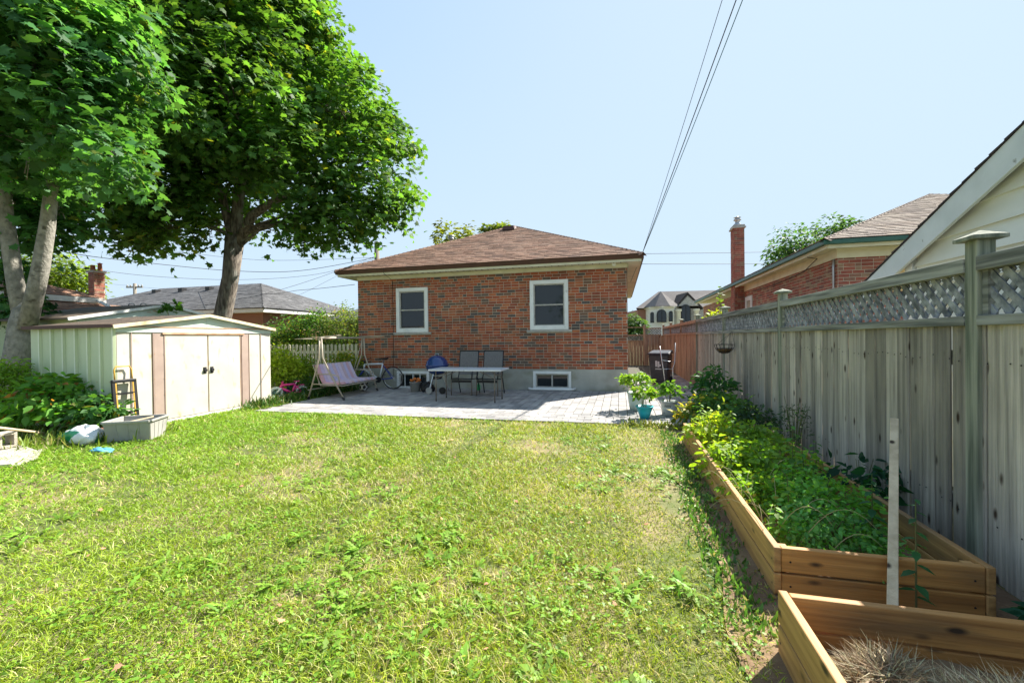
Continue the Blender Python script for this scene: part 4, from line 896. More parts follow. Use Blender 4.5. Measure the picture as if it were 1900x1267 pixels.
def wire(pts, label, r=.008, m='wire', sub=8):
    P_ = [V(p) for p in pts]; out = []
    for i in range(len(P_) - 1):
        for k in range(sub):
            t = k / sub; p0 = P_[max(i - 1, 0)]; p1, p2 = P_[i], P_[i + 1]; p3 = P_[min(i + 2, len(P_) - 1)]
            out.append(.5 * ((2 * p1) + (p2 - p0) * t + (2 * p0 - 5 * p1 + 4 * p2 - p3) * t * t + (3 * p1 - p0 - 3 * p2 + p3) * t ** 3))
    out.append(P_[-1]); o0 = P_[0]
    tag(MB().tube(out, r, 5).build('overhead_wire', m, origin=o0, smooth=True), label, 'wire', 'overhead wires')
A_ = atd
wire([A_(24, 413, 14), A_(166, 443, 17), A_(330, 467, 20), A_(500, 483, 23), A_(699, 478, 24)], 'topmost overhead wire behind the maple at the left')
wire([A_(18, 440, 14), A_(132, 470, 16), A_(284, 489, 19), A_(440, 503, 22), A_(560, 502, 23), A_(697, 478, 24)], 'thick double drooping wire crossing above the left brick chimney', .013)
wire([A_(0, 470, 14), A_(98, 487, 16), A_(264, 511, 19), A_(440, 519, 22), A_(587, 509, 23), A_(697, 480, 24)], 'overhead wire passing just over the top of the left chimney')
wire([A_(20, 478, 16), A_(120, 511, 24), A_(180, 524, 32), A_(250, 531, 40)], 'faint wire from the twin trunks to the distant crossarm')
wire([A_(695, 476, 23.9), A_(600, 512, 22), A_(500, 543, 20), A_(380, 566, 18)], 'overhead wire falling steeply from the rear pole to the grey roof')
wire([A_(695, 483, 23.9), A_(640, 505, 22), A_(560, 545, 20), A_(490, 572, 18)], 'thin slack wire falling from the rear pole towards the hedge', .006)
wire([A_(658, 528, 13), A_(560, 538, 16), A_(440, 545, 20), A_(250, 532, 40)], 'wire from the bungalow left corner to the distant pole')
he = V((EX1 + .02, EY0 + .1, 3.45))
def run(q, h0=None, sag=.12):
    h0 = h0 or he; e_ = h0 + (q - h0) * 2.2
    return [h0 + (e_ - h0) * t - Z * sag * 4 * t * (1 - t) for t in [k / 8 for k in range(9)]]
wire([*run(A_(1335, 0, 5.9))], 'left one of the service wires climbing from the bungalow eave', .0045)
wire([*run(A_(1360, 0, 5.9))], 'thickest service wire climbing from the bungalow eave', .0075)
wire([*run(A_(1366, 0, 5.8), V((HX1 + .12, 12.6, 2.95)), .22)], 'greenish service wire reaching the bungalow side wall', .006, 'green_wire')
wire([A_(1190, 471, 60), A_(1357, 469, 60), A_(1500, 466, 60)], 'faint high street wire above the turret roof', .03)
wire([A_(1190, 490, 60), A_(1357, 490, 60), A_(1500, 488, 60)], 'faint lower street wire above the turret roof', .03)

# ------------------------------------------------------------------ picket fence and planting left of the bungalow
pf = E('picket_fence', (-10, 12, 0), 'cream picket fence between the shrubs and the bungalow', 'fence')
x = -12.6
while x < -7.6:
    h = 1.28 + rnd.uniform(-.015, .015)
    link('picket', MB().prism([(0, 0, .08), (.085, 0, .08), (.085, 0, h - .03), (.0425, 0, h), (0, 0, h - .03)], (0, .02, 0)).mesh('picket', 'picket'), pf, (x, 12.0, 0)); x += .148
MB().box(-12.6, -7.55, 12.021, 12.06, .3, .38).box(-12.6, -7.55, 12.021, 12.06, .98, 1.06).build('rail', 'picket', pf)
G1, G2, G3, YG = (.08, .18, .04), (.11, .22, .04), (.07, .16, .045), (.30, .38, .04)
for i, (px_, py_, d, rx, h, c, n, ls, lab) in enumerate((
    (520, 700, 15.6, 1.0, 2.35, G3, 1500, .10, 'dark rounded bush at the left end of the picket fence'),
    (585, 700, 15.5, 1.1, 2.75, (.09, .19, .04), 2000, .10, 'tall dark green bush behind the picket fence'),
    (640, 700, 15.0, 1.0, 2.9, (.18, .24, .08), 1700, .09, 'airy grey green bush touching the bungalow corner'),
    (690, 700, 17.0, 1.0, 2.6, (.07, .13, .04), 900, .10, 'bush partly hidden behind the bungalow corner'),
    (545, 690, 15.4, 1.0, 2.0, YG, 1500, .09, 'bright yellow green shrub spilling over the picket fence'))):
    p = atd(px_, 632, d); shrub('garden_bush', (p.x, p.y, 0), (rx, rx * .8), h, n * 3, ls * .9, 'dia', c, lab, 'bush', 'bushes around the picket fence', stems=7, shape=.55, alt=(.30, .18, .08), altp=.05)
for i, (px_, d, rx, h, c, n, ls, lab, fl) in enumerate((
    (520, 11.0, .55, 1.35, YG, 1400, .09, 'tall yellow green shrub just past the shed corner', None),
    (560, 11.6, .6, 1.05, (.26, .35, .04), 1200, .085, 'leafy yellow tinged shrub behind the pink bicycle', ((.75, .52, .03), 60, .06)),
    (607, 12.4, .55, .62, (.20, .30, .04), 900, .08, 'low green shrub behind the porch swing', None),
    (642, 12.3, .5, 1.25, (.22, .32, .04), 1000, .07, 'goldenrod in yellow bloom before the picket fence', ((.80, .60, .03), 500, .05)),
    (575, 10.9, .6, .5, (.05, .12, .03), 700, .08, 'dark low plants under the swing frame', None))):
    p = atd(px_, 632, d); shrub('garden_shrub', (p.x, p.y, 0), (rx, rx * .7), h, n * 2, ls, 'dia', c, lab, 'shrub', 'shrubs along the picket fence', stems=8, shape=.6, flower=fl)

# planting beside and behind the shed
def gpx(px, py): return gz(px, py, 0)
for (px_, py_, rx, h, c, n, ls, tp, lab, al) in (
    (8, 800, .40, 1.35, (.24, .38, .05), 2600, .085, 'long', 'feathery light green shrub at the left edge', None),
    (88, 806, .55, 1.02, (.14, .31, .05), 1300, .14, 'oval', 'leafy green shrub with reddish tips against the shed side', ((.42, .18, .06), .08)),
    (180, 806, .34, .66, (.08, .20, .05), 800, .12, 'oval', 'dark green shrub at the near shed corner', ((.15, .16, .04), .1)),
    (25, 760, .7, 1.2, (.03, .08, .03), 1400, .10, 'oval', 'shrub under the twin trunks with shade in its dark leaf colour', None)):  # leaf colour darkened for the shadow under the trunks
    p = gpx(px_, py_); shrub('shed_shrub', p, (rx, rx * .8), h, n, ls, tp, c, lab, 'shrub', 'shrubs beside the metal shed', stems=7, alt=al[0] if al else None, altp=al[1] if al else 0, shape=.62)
for k, (x, y, h, lab) in enumerate(((-11.3, 7.4, 1.7, 'bush between the shed and the trunks, coloured dark for the shadow there'), (-13.2, 7.6, 2.0, 'bush at the garden edge left of the trunks, coloured dark for shadow'), (-13.8, 10.4, 1.8, 'bush under the brown eaves at the left, coloured dark for shadow'))):
    shrub('shadow_bush', (x, y, 0), (.8, .8), h, 1000, .12, 'oval', (.03, .075, .025), lab, 'bush', stems=6)  # bushes in the dark shadow behind the shed, shade put into leaf colour
# leafy twigs over the sheds
p = atd(318, 590, 10.4); shrub('maple_shoot', (p.x, p.y, 0), (.20, .20), atd(318, 548, 10.4).z, 70, .11, 'maple', (.08, .19, .03), 'young leafy shoot poking above the second shed roof', 'sapling', stems=3, shape=.14)
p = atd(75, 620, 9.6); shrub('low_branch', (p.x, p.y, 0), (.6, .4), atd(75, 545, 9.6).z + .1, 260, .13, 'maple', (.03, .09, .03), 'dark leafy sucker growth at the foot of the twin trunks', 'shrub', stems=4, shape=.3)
# young trees beyond the right fence
p = onX(1335, 600, 2.5); shrub('maple_sapling', (p.x, p.y, 0), (.34, .5), 2.15, 240, .10, 'maple', (.24, .30, .03), 'yellow green maple sapling peeping over the fence', 'sapling', stems=4, shape=.22)
for px_, pz in ((1338, 528), (1334, 545)):
    pass
p = onX(1337, 560, 2.5); tw = MB().tube([(p.x, p.y, 1.6), (p.x, p.y + .03, 2.2), (p.x - .02, p.y, 2.62)], [.008, .006, .003], 5)
tws = E('sapling_shoot', (p.x, p.y, 0), 'slender upright shoot above the yellow green sapling', 'sapling'); tw.build('stem', 'stem', tws)
Pn = np.array([[p.x + rng.uniform(-.06, .06), p.y + rng.uniform(-.08, .08), z_] for z_ in np.linspace(2.1, 2.66, 22)])
leaf_mesh('foliage', Pn, rvec(22) * .5 + np.array([0, 0, 1]), rvec(22), np.full(22, .10), 'maple', leafcols(22, (.12, .2, .03)), 'leaf', tws)['kind'] = 'stuff'
p = onX(1258, 600, 2.4); shrub('maple_sapling', (p.x, p.y, 0), (.3, .8), 1.98, 110, .13, 'maple', (.24, .30, .03), 'low yellow green shoots over the far part of the fence', 'sapling', stems=3, shape=.16)

# ------------------------------------------------------------------ planting along the right fence and in the beds
for (x, y, rx, h, c, n, ls, lab, al) in (
    (1.42, 6.85, .42, .62, (.09, .20, .05), 1300, .09, 'wide dark leafy bush at the head of the raised bed', ((.42, .36, .04), .07)),
    (1.50, 7.75, .34, 1.0, (.05, .16, .045), 1000, .08, 'taller dark green bush standing against the fence', None),
    (1.72, 6.35, .26, .55, (.07, .13, .07), 360, .07, 'grey green bush between the fence and bed corner', None),
    (1.10, 6.95, .26, .50, (.16, .20, .05), 300, .10, 'yellowing bush just left of the dark fence bushes', ((.55, .42, .05), .25))):
    shrub('fence_bush', (x, y, 0), (rx, rx), h, n, ls, 'oval', c, lab, 'bush', 'bushes by the fence', stems=7, alt=al[0] if al else None, altp=al[1] if al else 0)
shrub('wispy_weed', (1.86, 5.35, 0), (.16, .30), .78, 240, .045, 'long', (.06, .12, .06), 'thin wispy weed against the fence boards', 'weed', stems=9, shape=.6)
shrub('vine_weed', (1.84, 3.95, 0), (.10, .35), .50, 150, .10, 'oval', (.02, .09, .045), 'dark big leaved vine between fence and raised bed', 'weed', stems=5, shape=.6)
shrub('vine_weed', (1.84, 2.35, 0), (.10, .16), .22, 60, .09, 'oval', (.02, .10, .045), 'small dark weed at the fence foot by the bed corner', 'weed', stems=4, shape=.6)
bz = .08
for (x, y, rx, ry, h, c, n, ls, tp, lab, al) in (  # greens brighter on the sunlit left side, the light put into leaf colour
    (1.02, 5.35, .26, .34, .50, (.30, .42, .04), 900, .068, 'oval', 'tallest yellow green vegetable plant near the far bed end', ((.35, .36, .05), .08)),
    (1.36, 5.15, .26, .40, .44, (.18, .32, .045), 800, .068, 'oval', 'green vegetable plant in the far fence side of the bed', None),
    (1.00, 4.35, .22, .42, .36, (.27, .40, .04), 1100, .062, 'oval', 'bright low plant leaning over the bed left board', ((.40, .34, .04), .06)),
    (1.30, 4.25, .32, .45, .42, (.20, .36, .05), 1500, .052, 'oval', 'mid green foliage in the middle of the bed', None),
    (1.02, 3.65, .20, .32, .26, (.22, .38, .05), 1100, .048, 'oval', 'green foliage against the bed left board', ((.45, .32, .05), .06)),
    (1.34, 3.45, .32, .38, .38, (.17, .40, .07), 1700, .046, 'oval', 'dark green foliage in the near half of the bed', None),
    (1.20, 2.98, .32, .28, .28, (.16, .38, .10), 1700, .040, 'oval', 'low dark ground plant at the near end of the bed', None)):
    shrub('bed_plant', (x, y, bz), (rx, ry), h, n, ls, tp, c, lab, 'plant', 'plants in the raised bed', stems=10, alt=al[0] if al else None, altp=al[1] if al else 0, shape=.7)
def stalk(x, y, z0, h, nl, ls, c, label, lean=(0, 0), tp='oval'):
    e = E('tall_weed', (x, y, z0), label, 'weed'); top = V((x + lean[0], y + lean[1], z0 + h))
    MB().tube([(x, y, z0), V((x, y, z0)).lerp(top, .5), top], [.005, .004, .002], 6).build('stem', 'stem', e)
    t = np.linspace(.25, 1, nl); a = np.arange(nl) * 2.4; P = np.array([[x + lean[0] * q, y + lean[1] * q, z0 + h * q] for q in t])
    D = np.stack([np.cos(a), np.sin(a), -.25 + 0 * a], 1); N = np.stack([np.cos(a) * .3, np.sin(a) * .3, 1 + 0 * a], 1)
    leaf_mesh('foliage', P, N, D, ls * (1.25 - t * .75), tp, leafcols(nl, c), 'leaf', e)['kind'] = 'stuff'
stalk(1.28, 3.72, bz, .62, 16, .12, (.08, .22, .03), 'tall weed with large drooping leaves in mid bed')
stalk(1.46, 3.02, bz, .48, 18, .10, (.05, .17, .07), 'upright weed with pale tip near the lath')
stalk(1.345, 2.42, .0, .62, 16, .085, (.05, .17, .06), 'weed growing up in front of the leaning lath')
stalk(1.56, 4.6, bz, .55, 14, .07, (.10, .2, .04), 'thin weed beside the fence in the far bed', (.1, 0))
SL = ('thin stalk at the far left corner of the bed', 'stalk with paired leaves near the far bed end', 'leafy stalk standing above the bright bed plants', 'short stalk leaning over the bed left board', 'dark stalk between the bed foliage and fence', 'slender stalk in the near dark bed foliage', 'branching stalk beside the tall drooping weed', 'pale stalk close to the near bed corner')
for k, (x, y, h) in enumerate(((.95, 5.7, .5), (1.3, 5.6, .55), (1.12, 4.8, .55), (.92, 4.05, .4), (1.6, 4.15, .42), (1.1, 3.25, .34), (1.42, 3.85, .46), (.95, 2.95, .28))):
    stalk(x, y, bz, h, 20, .10, (.20, .36, .05) if x < 1.2 else (.10, .26, .06), SL[k], (rnd.uniform(-.06, .06), rnd.uniform(-.06, .06)))  # sunlight on the open side and fence shade put into the greens
# dry grass blades hanging over the bed
dry = MB(); 
for k in range(26):
    x, y = rnd.uniform(.84, 1.1), rnd.uniform(2.7, 3.9); a = rnd.uniform(0, 6.3); L = rnd.uniform(.18, .42); c0 = V((x, y, bz))
    dry.tube([c0 + V((math.cos(a) * L * t, math.sin(a) * L * t, L * (1.55 * math.sin(t * 2.2) ** .9 * .6))) for t in [q / 9 for q in range(10)]], [.0024 - .00018 * q for q in range(10)], 4, c=(.5, .45, .24))
tag(dry.build('dry_grass', 'straw', origin=(1, 3.3, 0)), 'dry grass stalks arching over the near bed boards', 'dry grass', kind='stuff')
# straw heap in the near bed
n = 15000; cx, cy = 1.28, 1.55
ang = rng.uniform(0, 6.28, n); rr = rng.random(n) ** .5
mx = rng.random(n) < .35
hx = np.where(mx, .88, 1.16) + np.cos(ang) * rr * np.where(mx, .13, .32); hy = np.where(mx, 1.74, 1.56) + np.sin(ang) * rr * np.where(mx, .12, .26)
hz_ = .07 + np.where(mx, .18, .19) * np.sqrt(np.clip(1 - rr ** 2, 0, 1)) * (1 + .25 * np.sin(hx * 17) * np.sin(hy * 13))
P = np.stack([hx, hy, hz_ + rng.uniform(-.03, .01, n)], 1); D = rvec(n) + np.stack([np.cos(ang), np.sin(ang), .1 + 0 * ang], 1) * .9
sc_ = leafcols(n, (.72, .60, .38), .35, (.36, .25, .14), .3); sc_[mx] *= .62
sh_ = leaf_mesh('straw_heap', P, rvec(n) + np.array([0, 0, .8]), D, rng.uniform(.05, .13, n), 'blade', sc_, 'straw', origin=(1.28, 1.5, 0), wid=np.full(n, .0035))
tag(sh_, 'heap of pale dry straw in the nearest raised bed', 'straw', kind='stuff')

# ------------------------------------------------------------------ pots and the bucket at the patio corner
def pot(name, c, r0, r1, h, m, label, cat='pot', rim=.012, soil=True):
    e = E(name, c, label, cat); c = V(c)
    MB().lathe(c, [(0, .002), (r0, .002), (r0 + (r1 - r0) * .55, h * .5), (r1, h - .02), (r1 + rim, h - .02), (r1 + rim, h), (r1 - .006, h), (r1 - .02, h - .05), (0, h - .05)], 28).build('pot_body', m, e, smooth=True)
    MB().lathe(c, [(0, h - .03), (r1 - .016, h - .032)], 20).build('pot_soil', 'soil', e); return e
p1 = gz(1196, 779); pot('plant_pot', (p1.x, p1.y, .024), .07, .135, .215, 'teal_pot', 'bright teal pot at the corner of the lawn')
p2 = gz(1187, 763); pot('plant_pot', (p2.x - .06, p2.y, .024), .12, .165, .34, 'mint_pot', 'pale mint tub behind the teal pot')
p3 = gz(1241, 772); e3 = pot('plant_bucket', (p3.x, p3.y, .024), .115, .135, .25, 'bucket_white', 'white plastic bucket with black lettering holding a plant', 'bucket')
def pot_plant(px, py, d0, rx, h, c, n, ls, lab, al=None):
    shrub('potted_plant', d0, (rx, rx), h, n, ls, 'oval', c, lab, 'plant', 'potted plants on the patio corner', stems=8, lift=h * .08, alt=al, altp=.06 if al else 0, shape=.55)
pot_plant(0, 0, (p1.x, p1.y, .2), .17, .42, (.14, .26, .03), 280, .085, 'bushy plant growing in the teal pot', (.5, .45, .3))
pot_plant(0, 0, (p2.x - .08, p2.y, .34), .27, .42, (.15, .27, .04), 420, .085, 'tall bright green plant in the pale mint tub')
pot_plant(0, 0, (p3.x, p3.y, .24), .20, .36, (.09, .20, .03), 300, .08, 'green plant in the white lettered bucket')
def text_on_cyl(txt, size, c, r, z, a0, m, parent, name='lettering'):
    cu = bpy.data.curves.new('t', 'FONT'); cu.body = txt; cu.size = size; cu.extrude = .001; cu.align_x = 'CENTER'; o = bpy.data.objects.new('t', cu); col.objects.link(o)
    dg = bpy.context.evaluated_depsgraph_get(); me = bpy.data.meshes.new_from_object(o.evaluated_get(dg)); bpy.data.objects.remove(o)
    base = W[parent.name]
    for v in me.vertices:
        a = a0 + v.co.x / r; rr_ = r + .0015 + v.co.z; v.co = V((c[0] + math.cos(a) * rr_, c[1] + math.sin(a) * rr_, z + v.co.y)) - base
    me.materials.clear(); me.materials.append(M[m]); return link(name, me, parent)
ab = math.atan2(-p3.y, -p3.x); text_on_cyl('IWV', .06, (p3.x, p3.y), .133, .17, ab - .12, 'black', e3)
text_on_cyl('~~~ ~~', .03, (p3.x, p3.y), .129, .125, ab - .1, 'grey_plastic', e3); text_on_cyl('~~ ~~~', .03, (p3.x, p3.y), .127, .09, ab - .1, 'grey_plastic', e3)

# ------------------------------------------------------------------ hanging basket on the fence
bc = onX(1344, 641, 1.82); hb = E('hanging_basket', (bc.x, bc.y, bc.z), 'empty wire hanging basket with brown coir lining on the fence', 'basket'); m = MB(); R = .165
for k in range(14):
    a = k * math.pi * 2 / 14; m.tube([bc + V((math.cos(a) * R * math.cos(t), math.sin(a) * R * math.cos(t), -math.sin(t) * R + .02)) for t in [j * math.pi / 12 for j in range(7)]], .0035, 4)
for t in (0, .45, .9): m.tube([bc + V((math.cos(a) * R * math.cos(t), math.sin(a) * R * math.cos(t), -math.sin(t) * R + .02)) for a in [k * math.pi / 12 for k in range(24)]], .004, 4, closed=True)
m.build('wire_frame', 'wire', hb)
MB().lathe(bc + Z * .02, [(0, -R * .95), (R * .4, -R * .86), (R * .72, -R * .62), (R * .8, -R * .5), (R * .6, -R * .55), (0, -R * .75)], 18).build('coir_lining', 'coir', hb, smooth=True)
hk = V((FX - .05, bc.y, 1.47)); m = MB()
for a in (0, 2.1, 4.2): m.tube([bc + V((math.cos(a) * R, math.sin(a) * R, .02)), hk], .0025, 4)
m.build('hanger_chain', 'wire', hb)

# ------------------------------------------------------------------ wheeled bin, folded trolley and toy by the passage
bn = atd(1226, 700, 12.4); bq = V((bn.x, bn.y, .02)); be = E('wheeled_bin', bq, 'black wheeled refuse bin with closed lid by the passage fence', 'bin')
ang = math.radians(-16); ua = V((math.cos(ang), math.sin(ang), 0)); va = V((-ua.y, ua.x, 0))
def bl(a, b, z): return bq + ua * a * .86 + va * b * .86 + Z * z * .95
MB().hexa([bl(-.26, -.28, .06), bl(.26, -.28, .06), bl(.24, .28, .06), bl(-.24, .28, .06), bl(-.33, -.36, .9), bl(.33, -.36, .9), bl(.33, .36, .9), bl(-.33, .36, .9)]).build('bin_body', 'bin', be, bev=.03)
MB().hexa([bl(-.36, -.40, .9), bl(.36, -.40, .9), bl(.36, .40, .93), bl(-.36, .40, .93), bl(-.33, -.37, .96), bl(.33, -.37, .96), bl(.33, .38, 1.03), bl(-.33, .38, 1.03)]).build('lid', 'bin', be, bev=.02)
for s_ in (-1, 1): MB().lathe(bl(s_ * .3, .3, .12), [(0, -.03), (.12, -.03), (.12, .03), (0, .03)], 18, axis=ua).build('wheel', 'rubber', be)
mk = MB()
for i, (a, z0, z1) in enumerate(((-.1, .55, .72), (-.03, .53, .70), (.02, .56, .62))): mk.ob(bl(a, -.352 + .0, z0), ua * .05, va * -.004, Z * (z1 - z0))
mk.ob(bl(-.1, -.345, .47), ua * .17, va * -.012, Z * .03); mk.build('printed_mark', 'bin_mark', be)
fr = E('folding_trolley', bq + V((0, -.75, 0)), 'bent silver tube frame trolley leaning before the black bin', 'trolley'); m = MB()
f1 = [atd(1224, 642, 11.3), atd(1228, 668, 11.25), atd(1231, 685, 11.2), atd(1236, 712, 11.1)]; f2 = [atd(1253, 636, 11.3), atd(1252, 672, 11.25), atd(1248, 684, 11.2), atd(1251, 700, 11.1)]
f1[-1].z = .024; f2[-1].z = .024
for q in (f1, f2): m.tube(q, .014, 8)
for t in (1, 2): m.tube([f1[t], f2[t]], .010, 6)
m.build('tube_frame', 'chrome', fr, smooth=True)
ty = gz(1226, 708); tq = V((ty.x, ty.y - .1, .02)); te = E('toy_ride_on', tq, 'small yellow and orange plastic ride-on toy beside the potted plants', 'toy')
MB().beam(tq + V((-.22, 0, .33)), tq + V((.10, 0, .31)), .07, .06).beam(tq + V((.08, 0, .32)), tq + V((.26, 0, .52)), .06, .05).beam(tq + V((-.2, 0, .32)), tq + V((-.25, 0, .08)), .06, .05).beam(tq + V((.05, 0, .3)), tq + V((-.02, .05, .1)), .06, .05).build('toy_frame', 'yellow_plastic', te, bev=.01)
for s_ in (-.25, .0): MB().lathe(tq + V((s_, 0, .09)), [(0, -.03), (.09, -.03), (.09, .03), (0, .03)], 16, axis=(0, 1, 0)).build('wheel', 'teal_toy', te)

# ------------------------------------------------------------------ folding table, chairs, kettle grill
TZ = .735; ta = gz(785, 686.5, TZ); tb_ = gz(927, 686.5, TZ); TX0, TX1, TY0, TY1 = ta.x, tb_.x, 8.76, 9.48
tbl = E('folding_table', ((TX0 + TX1) / 2, 9.1, 0), 'white plastic folding table on grey tube legs on the patio', 'table')
MB().box(TX0, (TX0 + TX1) / 2 - .003, TY0, TY1, TZ - .042, TZ).box((TX0 + TX1) / 2 + .003, TX1, TY0, TY1, TZ - .042, TZ).build('tabletop', 'table_white', tbl, bev=.012)
for x in (TX0 + .16, TX1 - .16):
    for yy in (TY0 + .07, TY1 - .07):
        l = MB().tube([(x, yy, .022), (x, yy, TZ - .045)], .013, 8).build('leg', 'leg_brown', tbl, smooth=True)
        MB().tube([(x, yy, .02), (x, yy, .05)], .016, 8).build('foot_cap', 'black', l)
    s_ = 1 if x < -3.3 else -1
    MB().tube([(x, TY0 + .07, .60), (x, TY1 - .07, .60)], .010, 6).tube([(x, TY0 + .1, .52), (x + s_ * .34, TY0 + .1, TZ - .05)], .009, 6).tube([(x, TY1 - .1, .52), (x + s_ * .34, TY1 - .1, TZ - .05)], .009, 6).build('leg_brace', 'leg_brown', tbl)
def chair(cx, cy, label):
    e = E('patio_chair', (cx, cy, .022), label, 'chair', 'patio chairs behind the folding table'); hw = .25
    fr = MB(); S = [(-.25, .43), (.20, .40)]
    for s_ in (-1, 1):
        x = cx + s_ * hw
        fr.tube([(x, cy - .26, .43), (x, cy + .18, .40), (x, cy + .24, .50), (x, cy + .36, 1.09)], .013, 8)
    fr.tube([(cx - hw, cy + .36, 1.09), (cx + hw, cy + .36, 1.09)], .015, 8).tube([(cx - hw, cy - .26, .43), (cx + hw, cy - .26, .43)], .013, 8)
    fr.build('chair_frame', 'black', e, smooth=True)
    MB().hexa([(cx - hw + .012, cy + .235, .49), (cx + hw - .012, cy + .235, .49), (cx + hw - .012, cy + .245, .49), (cx - hw + .012, cy + .245, .49), (cx - hw + .012, cy + .345, 1.075), (cx + hw - .012, cy + .345, 1.075), (cx + hw - .012, cy + .355, 1.075), (cx - hw + .012, cy + .355, 1.075)]).build('backrest', 'sling', e)
    MB().hexa([(cx - hw + .012, cy - .25, .415), (cx + hw - .012, cy - .25, .415), (cx + hw - .012, cy + .2, .385), (cx - hw + .012, cy + .2, .385), (cx - hw + .012, cy - .25, .43), (cx + hw - .012, cy - .25, .43), (cx + hw - .012, cy + .2, .40), (cx - hw + .012, cy + .2, .40)]).build('seat', 'sling', e)
    MB().box(cx - hw, cx + hw, cy - .255, cy - .235, .34, .40).build('seat_apron', 'black', e, bev=.005)
    for s_ in (-1, 1):
        x = cx + s_ * (hw + .012)
        MB().tube([(x, cy - .25, .023), (x, cy - .24, .42)], .014, 8).build('leg', 'leg_brown', e, smooth=True)
        MB().tube([(x, cy + .36, .023), (x, cy + .2, .42)], .014, 8).build('leg', 'black', e, smooth=True)
        MB().tube([(x, cy - .24, .42), (x, cy - .2, .58), (x, cy - .08, .63), (x, cy + .27, .64)], .016, 8).build('armrest', 'black', e, smooth=True)
chair(-3.74, 10.05, 'dark mesh sling patio chair nearer to the blue grill'); chair(-3.09, 10.05, 'right dark mesh sling patio chair by the bare foundation wall')
kc = atd(811, 690, 11.0); KX, KY = kc.x, kc.y; kg = E('kettle_grill', (KX, KY, .02), 'blue lidded kettle charcoal grill against the brick wall', 'grill')
MB().lathe((KX, KY, .72), [(.295, .0), (.30, .012), (.285, .03), (.26, .12), (.19, .21), (.09, .255), (0, .265)], 32).build('lid', 'blue_enamel', kg, smooth=True)
MB().tube([(KX - .05, KY, .975), (KX - .05, KY, 1.02), (KX + .05, KY, 1.02), (KX + .05, KY, .975)], .010, 6).build('lid_handle', 'chrome', kg)
MB().lathe((KX, KY, .72), [(.29, -.004), (.285, -.02), (.26, -.10), (.18, -.19), (.06, -.235), (0, -.24)], 32).build('bowl', 'blue_enamel', kg, smooth=True)
MB().lathe((KX, KY, .38), [(.11, 0), (.13, .05), (.13, .055), (0, .055)], 20).build('ash_pan', 'black', kg, smooth=True)
for a in (.5, 2.6, 4.3): MB().tube([(KX + math.cos(a) * .12, KY + math.sin(a) * .12, .52), (KX + math.cos(a) * .30, KY + math.sin(a) * .27, .08)], .013, 8).build('leg', 'chrome', kg)
for a in (4.3, 5.6):
    MB().lathe((KX + math.cos(a) * .28, KY + math.sin(a) * .28, .105), [(0, -.02), (.06, -.022), (.085, -.02), (.085, .02), (.06, .022), (0, .02)], 22, axis=(.15, 1, 0)).build('wheel', 'grey_plastic' if a < 5 else 'rubber', kg, smooth=False)
# bucket with orange rags, black bag, green bottle
bb = atd(771, 725, 11.35); bbp = V((bb.x, bb.y, .024)); e = E('bucket', bbp, 'grey bucket heaped with orange gloves under the basement window', 'bucket')
MB().lathe(bbp, [(0, 0), (.115, 0), (.15, .24), (.16, .24), (.16, .255), (.145, .255), (.11, .02), (0, .02)], 24).build('bucket_body', 'grey_plastic', e, smooth=True)
m = MB()
for k in range(9): a = k * .9; q = bbp + V((math.cos(a) * .1, math.sin(a) * .09, .26 + .02 * (k % 3))); m.beam(q, q + V((math.cos(a + 1) * .09, math.sin(a) * .05, .045)), .07, .035)
m.build('gloves', 'orange', e, bev=.012)
def blob(name, c, r, m, label, cat, seed=0, colf=None, sq=(1, 1, 1), seg=20, rings=12, amp=.22, origin=None):
    r_ = random.Random(seed); ph = [r_.uniform(0, 6) for _ in range(6)]; mb = MB(); vs = []; c = V(c)
    for i in range(rings + 1):
        t = math.pi * i / rings
        for k in range(seg):
            a = 2 * math.pi * k / seg; n_ = 1 + amp * (math.sin(3 * a + ph[0]) * math.sin(2 * t + ph[1]) + .5 * math.sin(7 * a + ph[2]) * math.sin(5 * t + ph[3]) + .35 * math.sin(11 * a + 9 * t + ph[4]))
            vs.append(c + V((math.sin(t) * math.cos(a) * sq[0], math.sin(t) * math.sin(a) * sq[1], math.cos(t) * sq[2])) * r * n_)
            vs[-1].z = max(vs[-1].z, c.z - r * sq[2] * .72)
    n0 = len(mb.v); mb.v += [tuple(v) for v in vs]
    for i in range(rings):
        for k in range(seg):
            f = (i * seg + k, i * seg + (k + 1) % seg, (i + 1) * seg + (k + 1) % seg, (i + 1) * seg + k); mb.f.append(f)
            mb.c.append(colf(2 * math.pi * k / seg, i / rings) if colf else (1, 1, 1))
    mb.hasc = colf is not None; return tag(mb.build(name, m, origin=origin or (c.x, c.y, 0), smooth=True), label, cat)
q = atd(793, 722, 11.3); blob('rubbish_bag', (q.x, q.y, .12), .16, 'black', 'small crumpled black bag between the grey bucket and grill', 'bag', 3, sq=(1.15, .8, .9))
q = gz(889, 725); bt = MB().lathe((q.x, 10.9, .023), [(0, 0), (.045, 0), (.05, .02), (.05, .12), (.02, .17), (.018, .2), (0, .2)], 14).build('green_bottle', 'teal_toy', origin=(q.x, 10.9, 0), smooth=True)
bt.data.materials[0] = mat('green_plastic', (.02, .36, .10), rough=.3); tag(bt, 'green bottle on the ground behind the right patio chair', 'bottle')

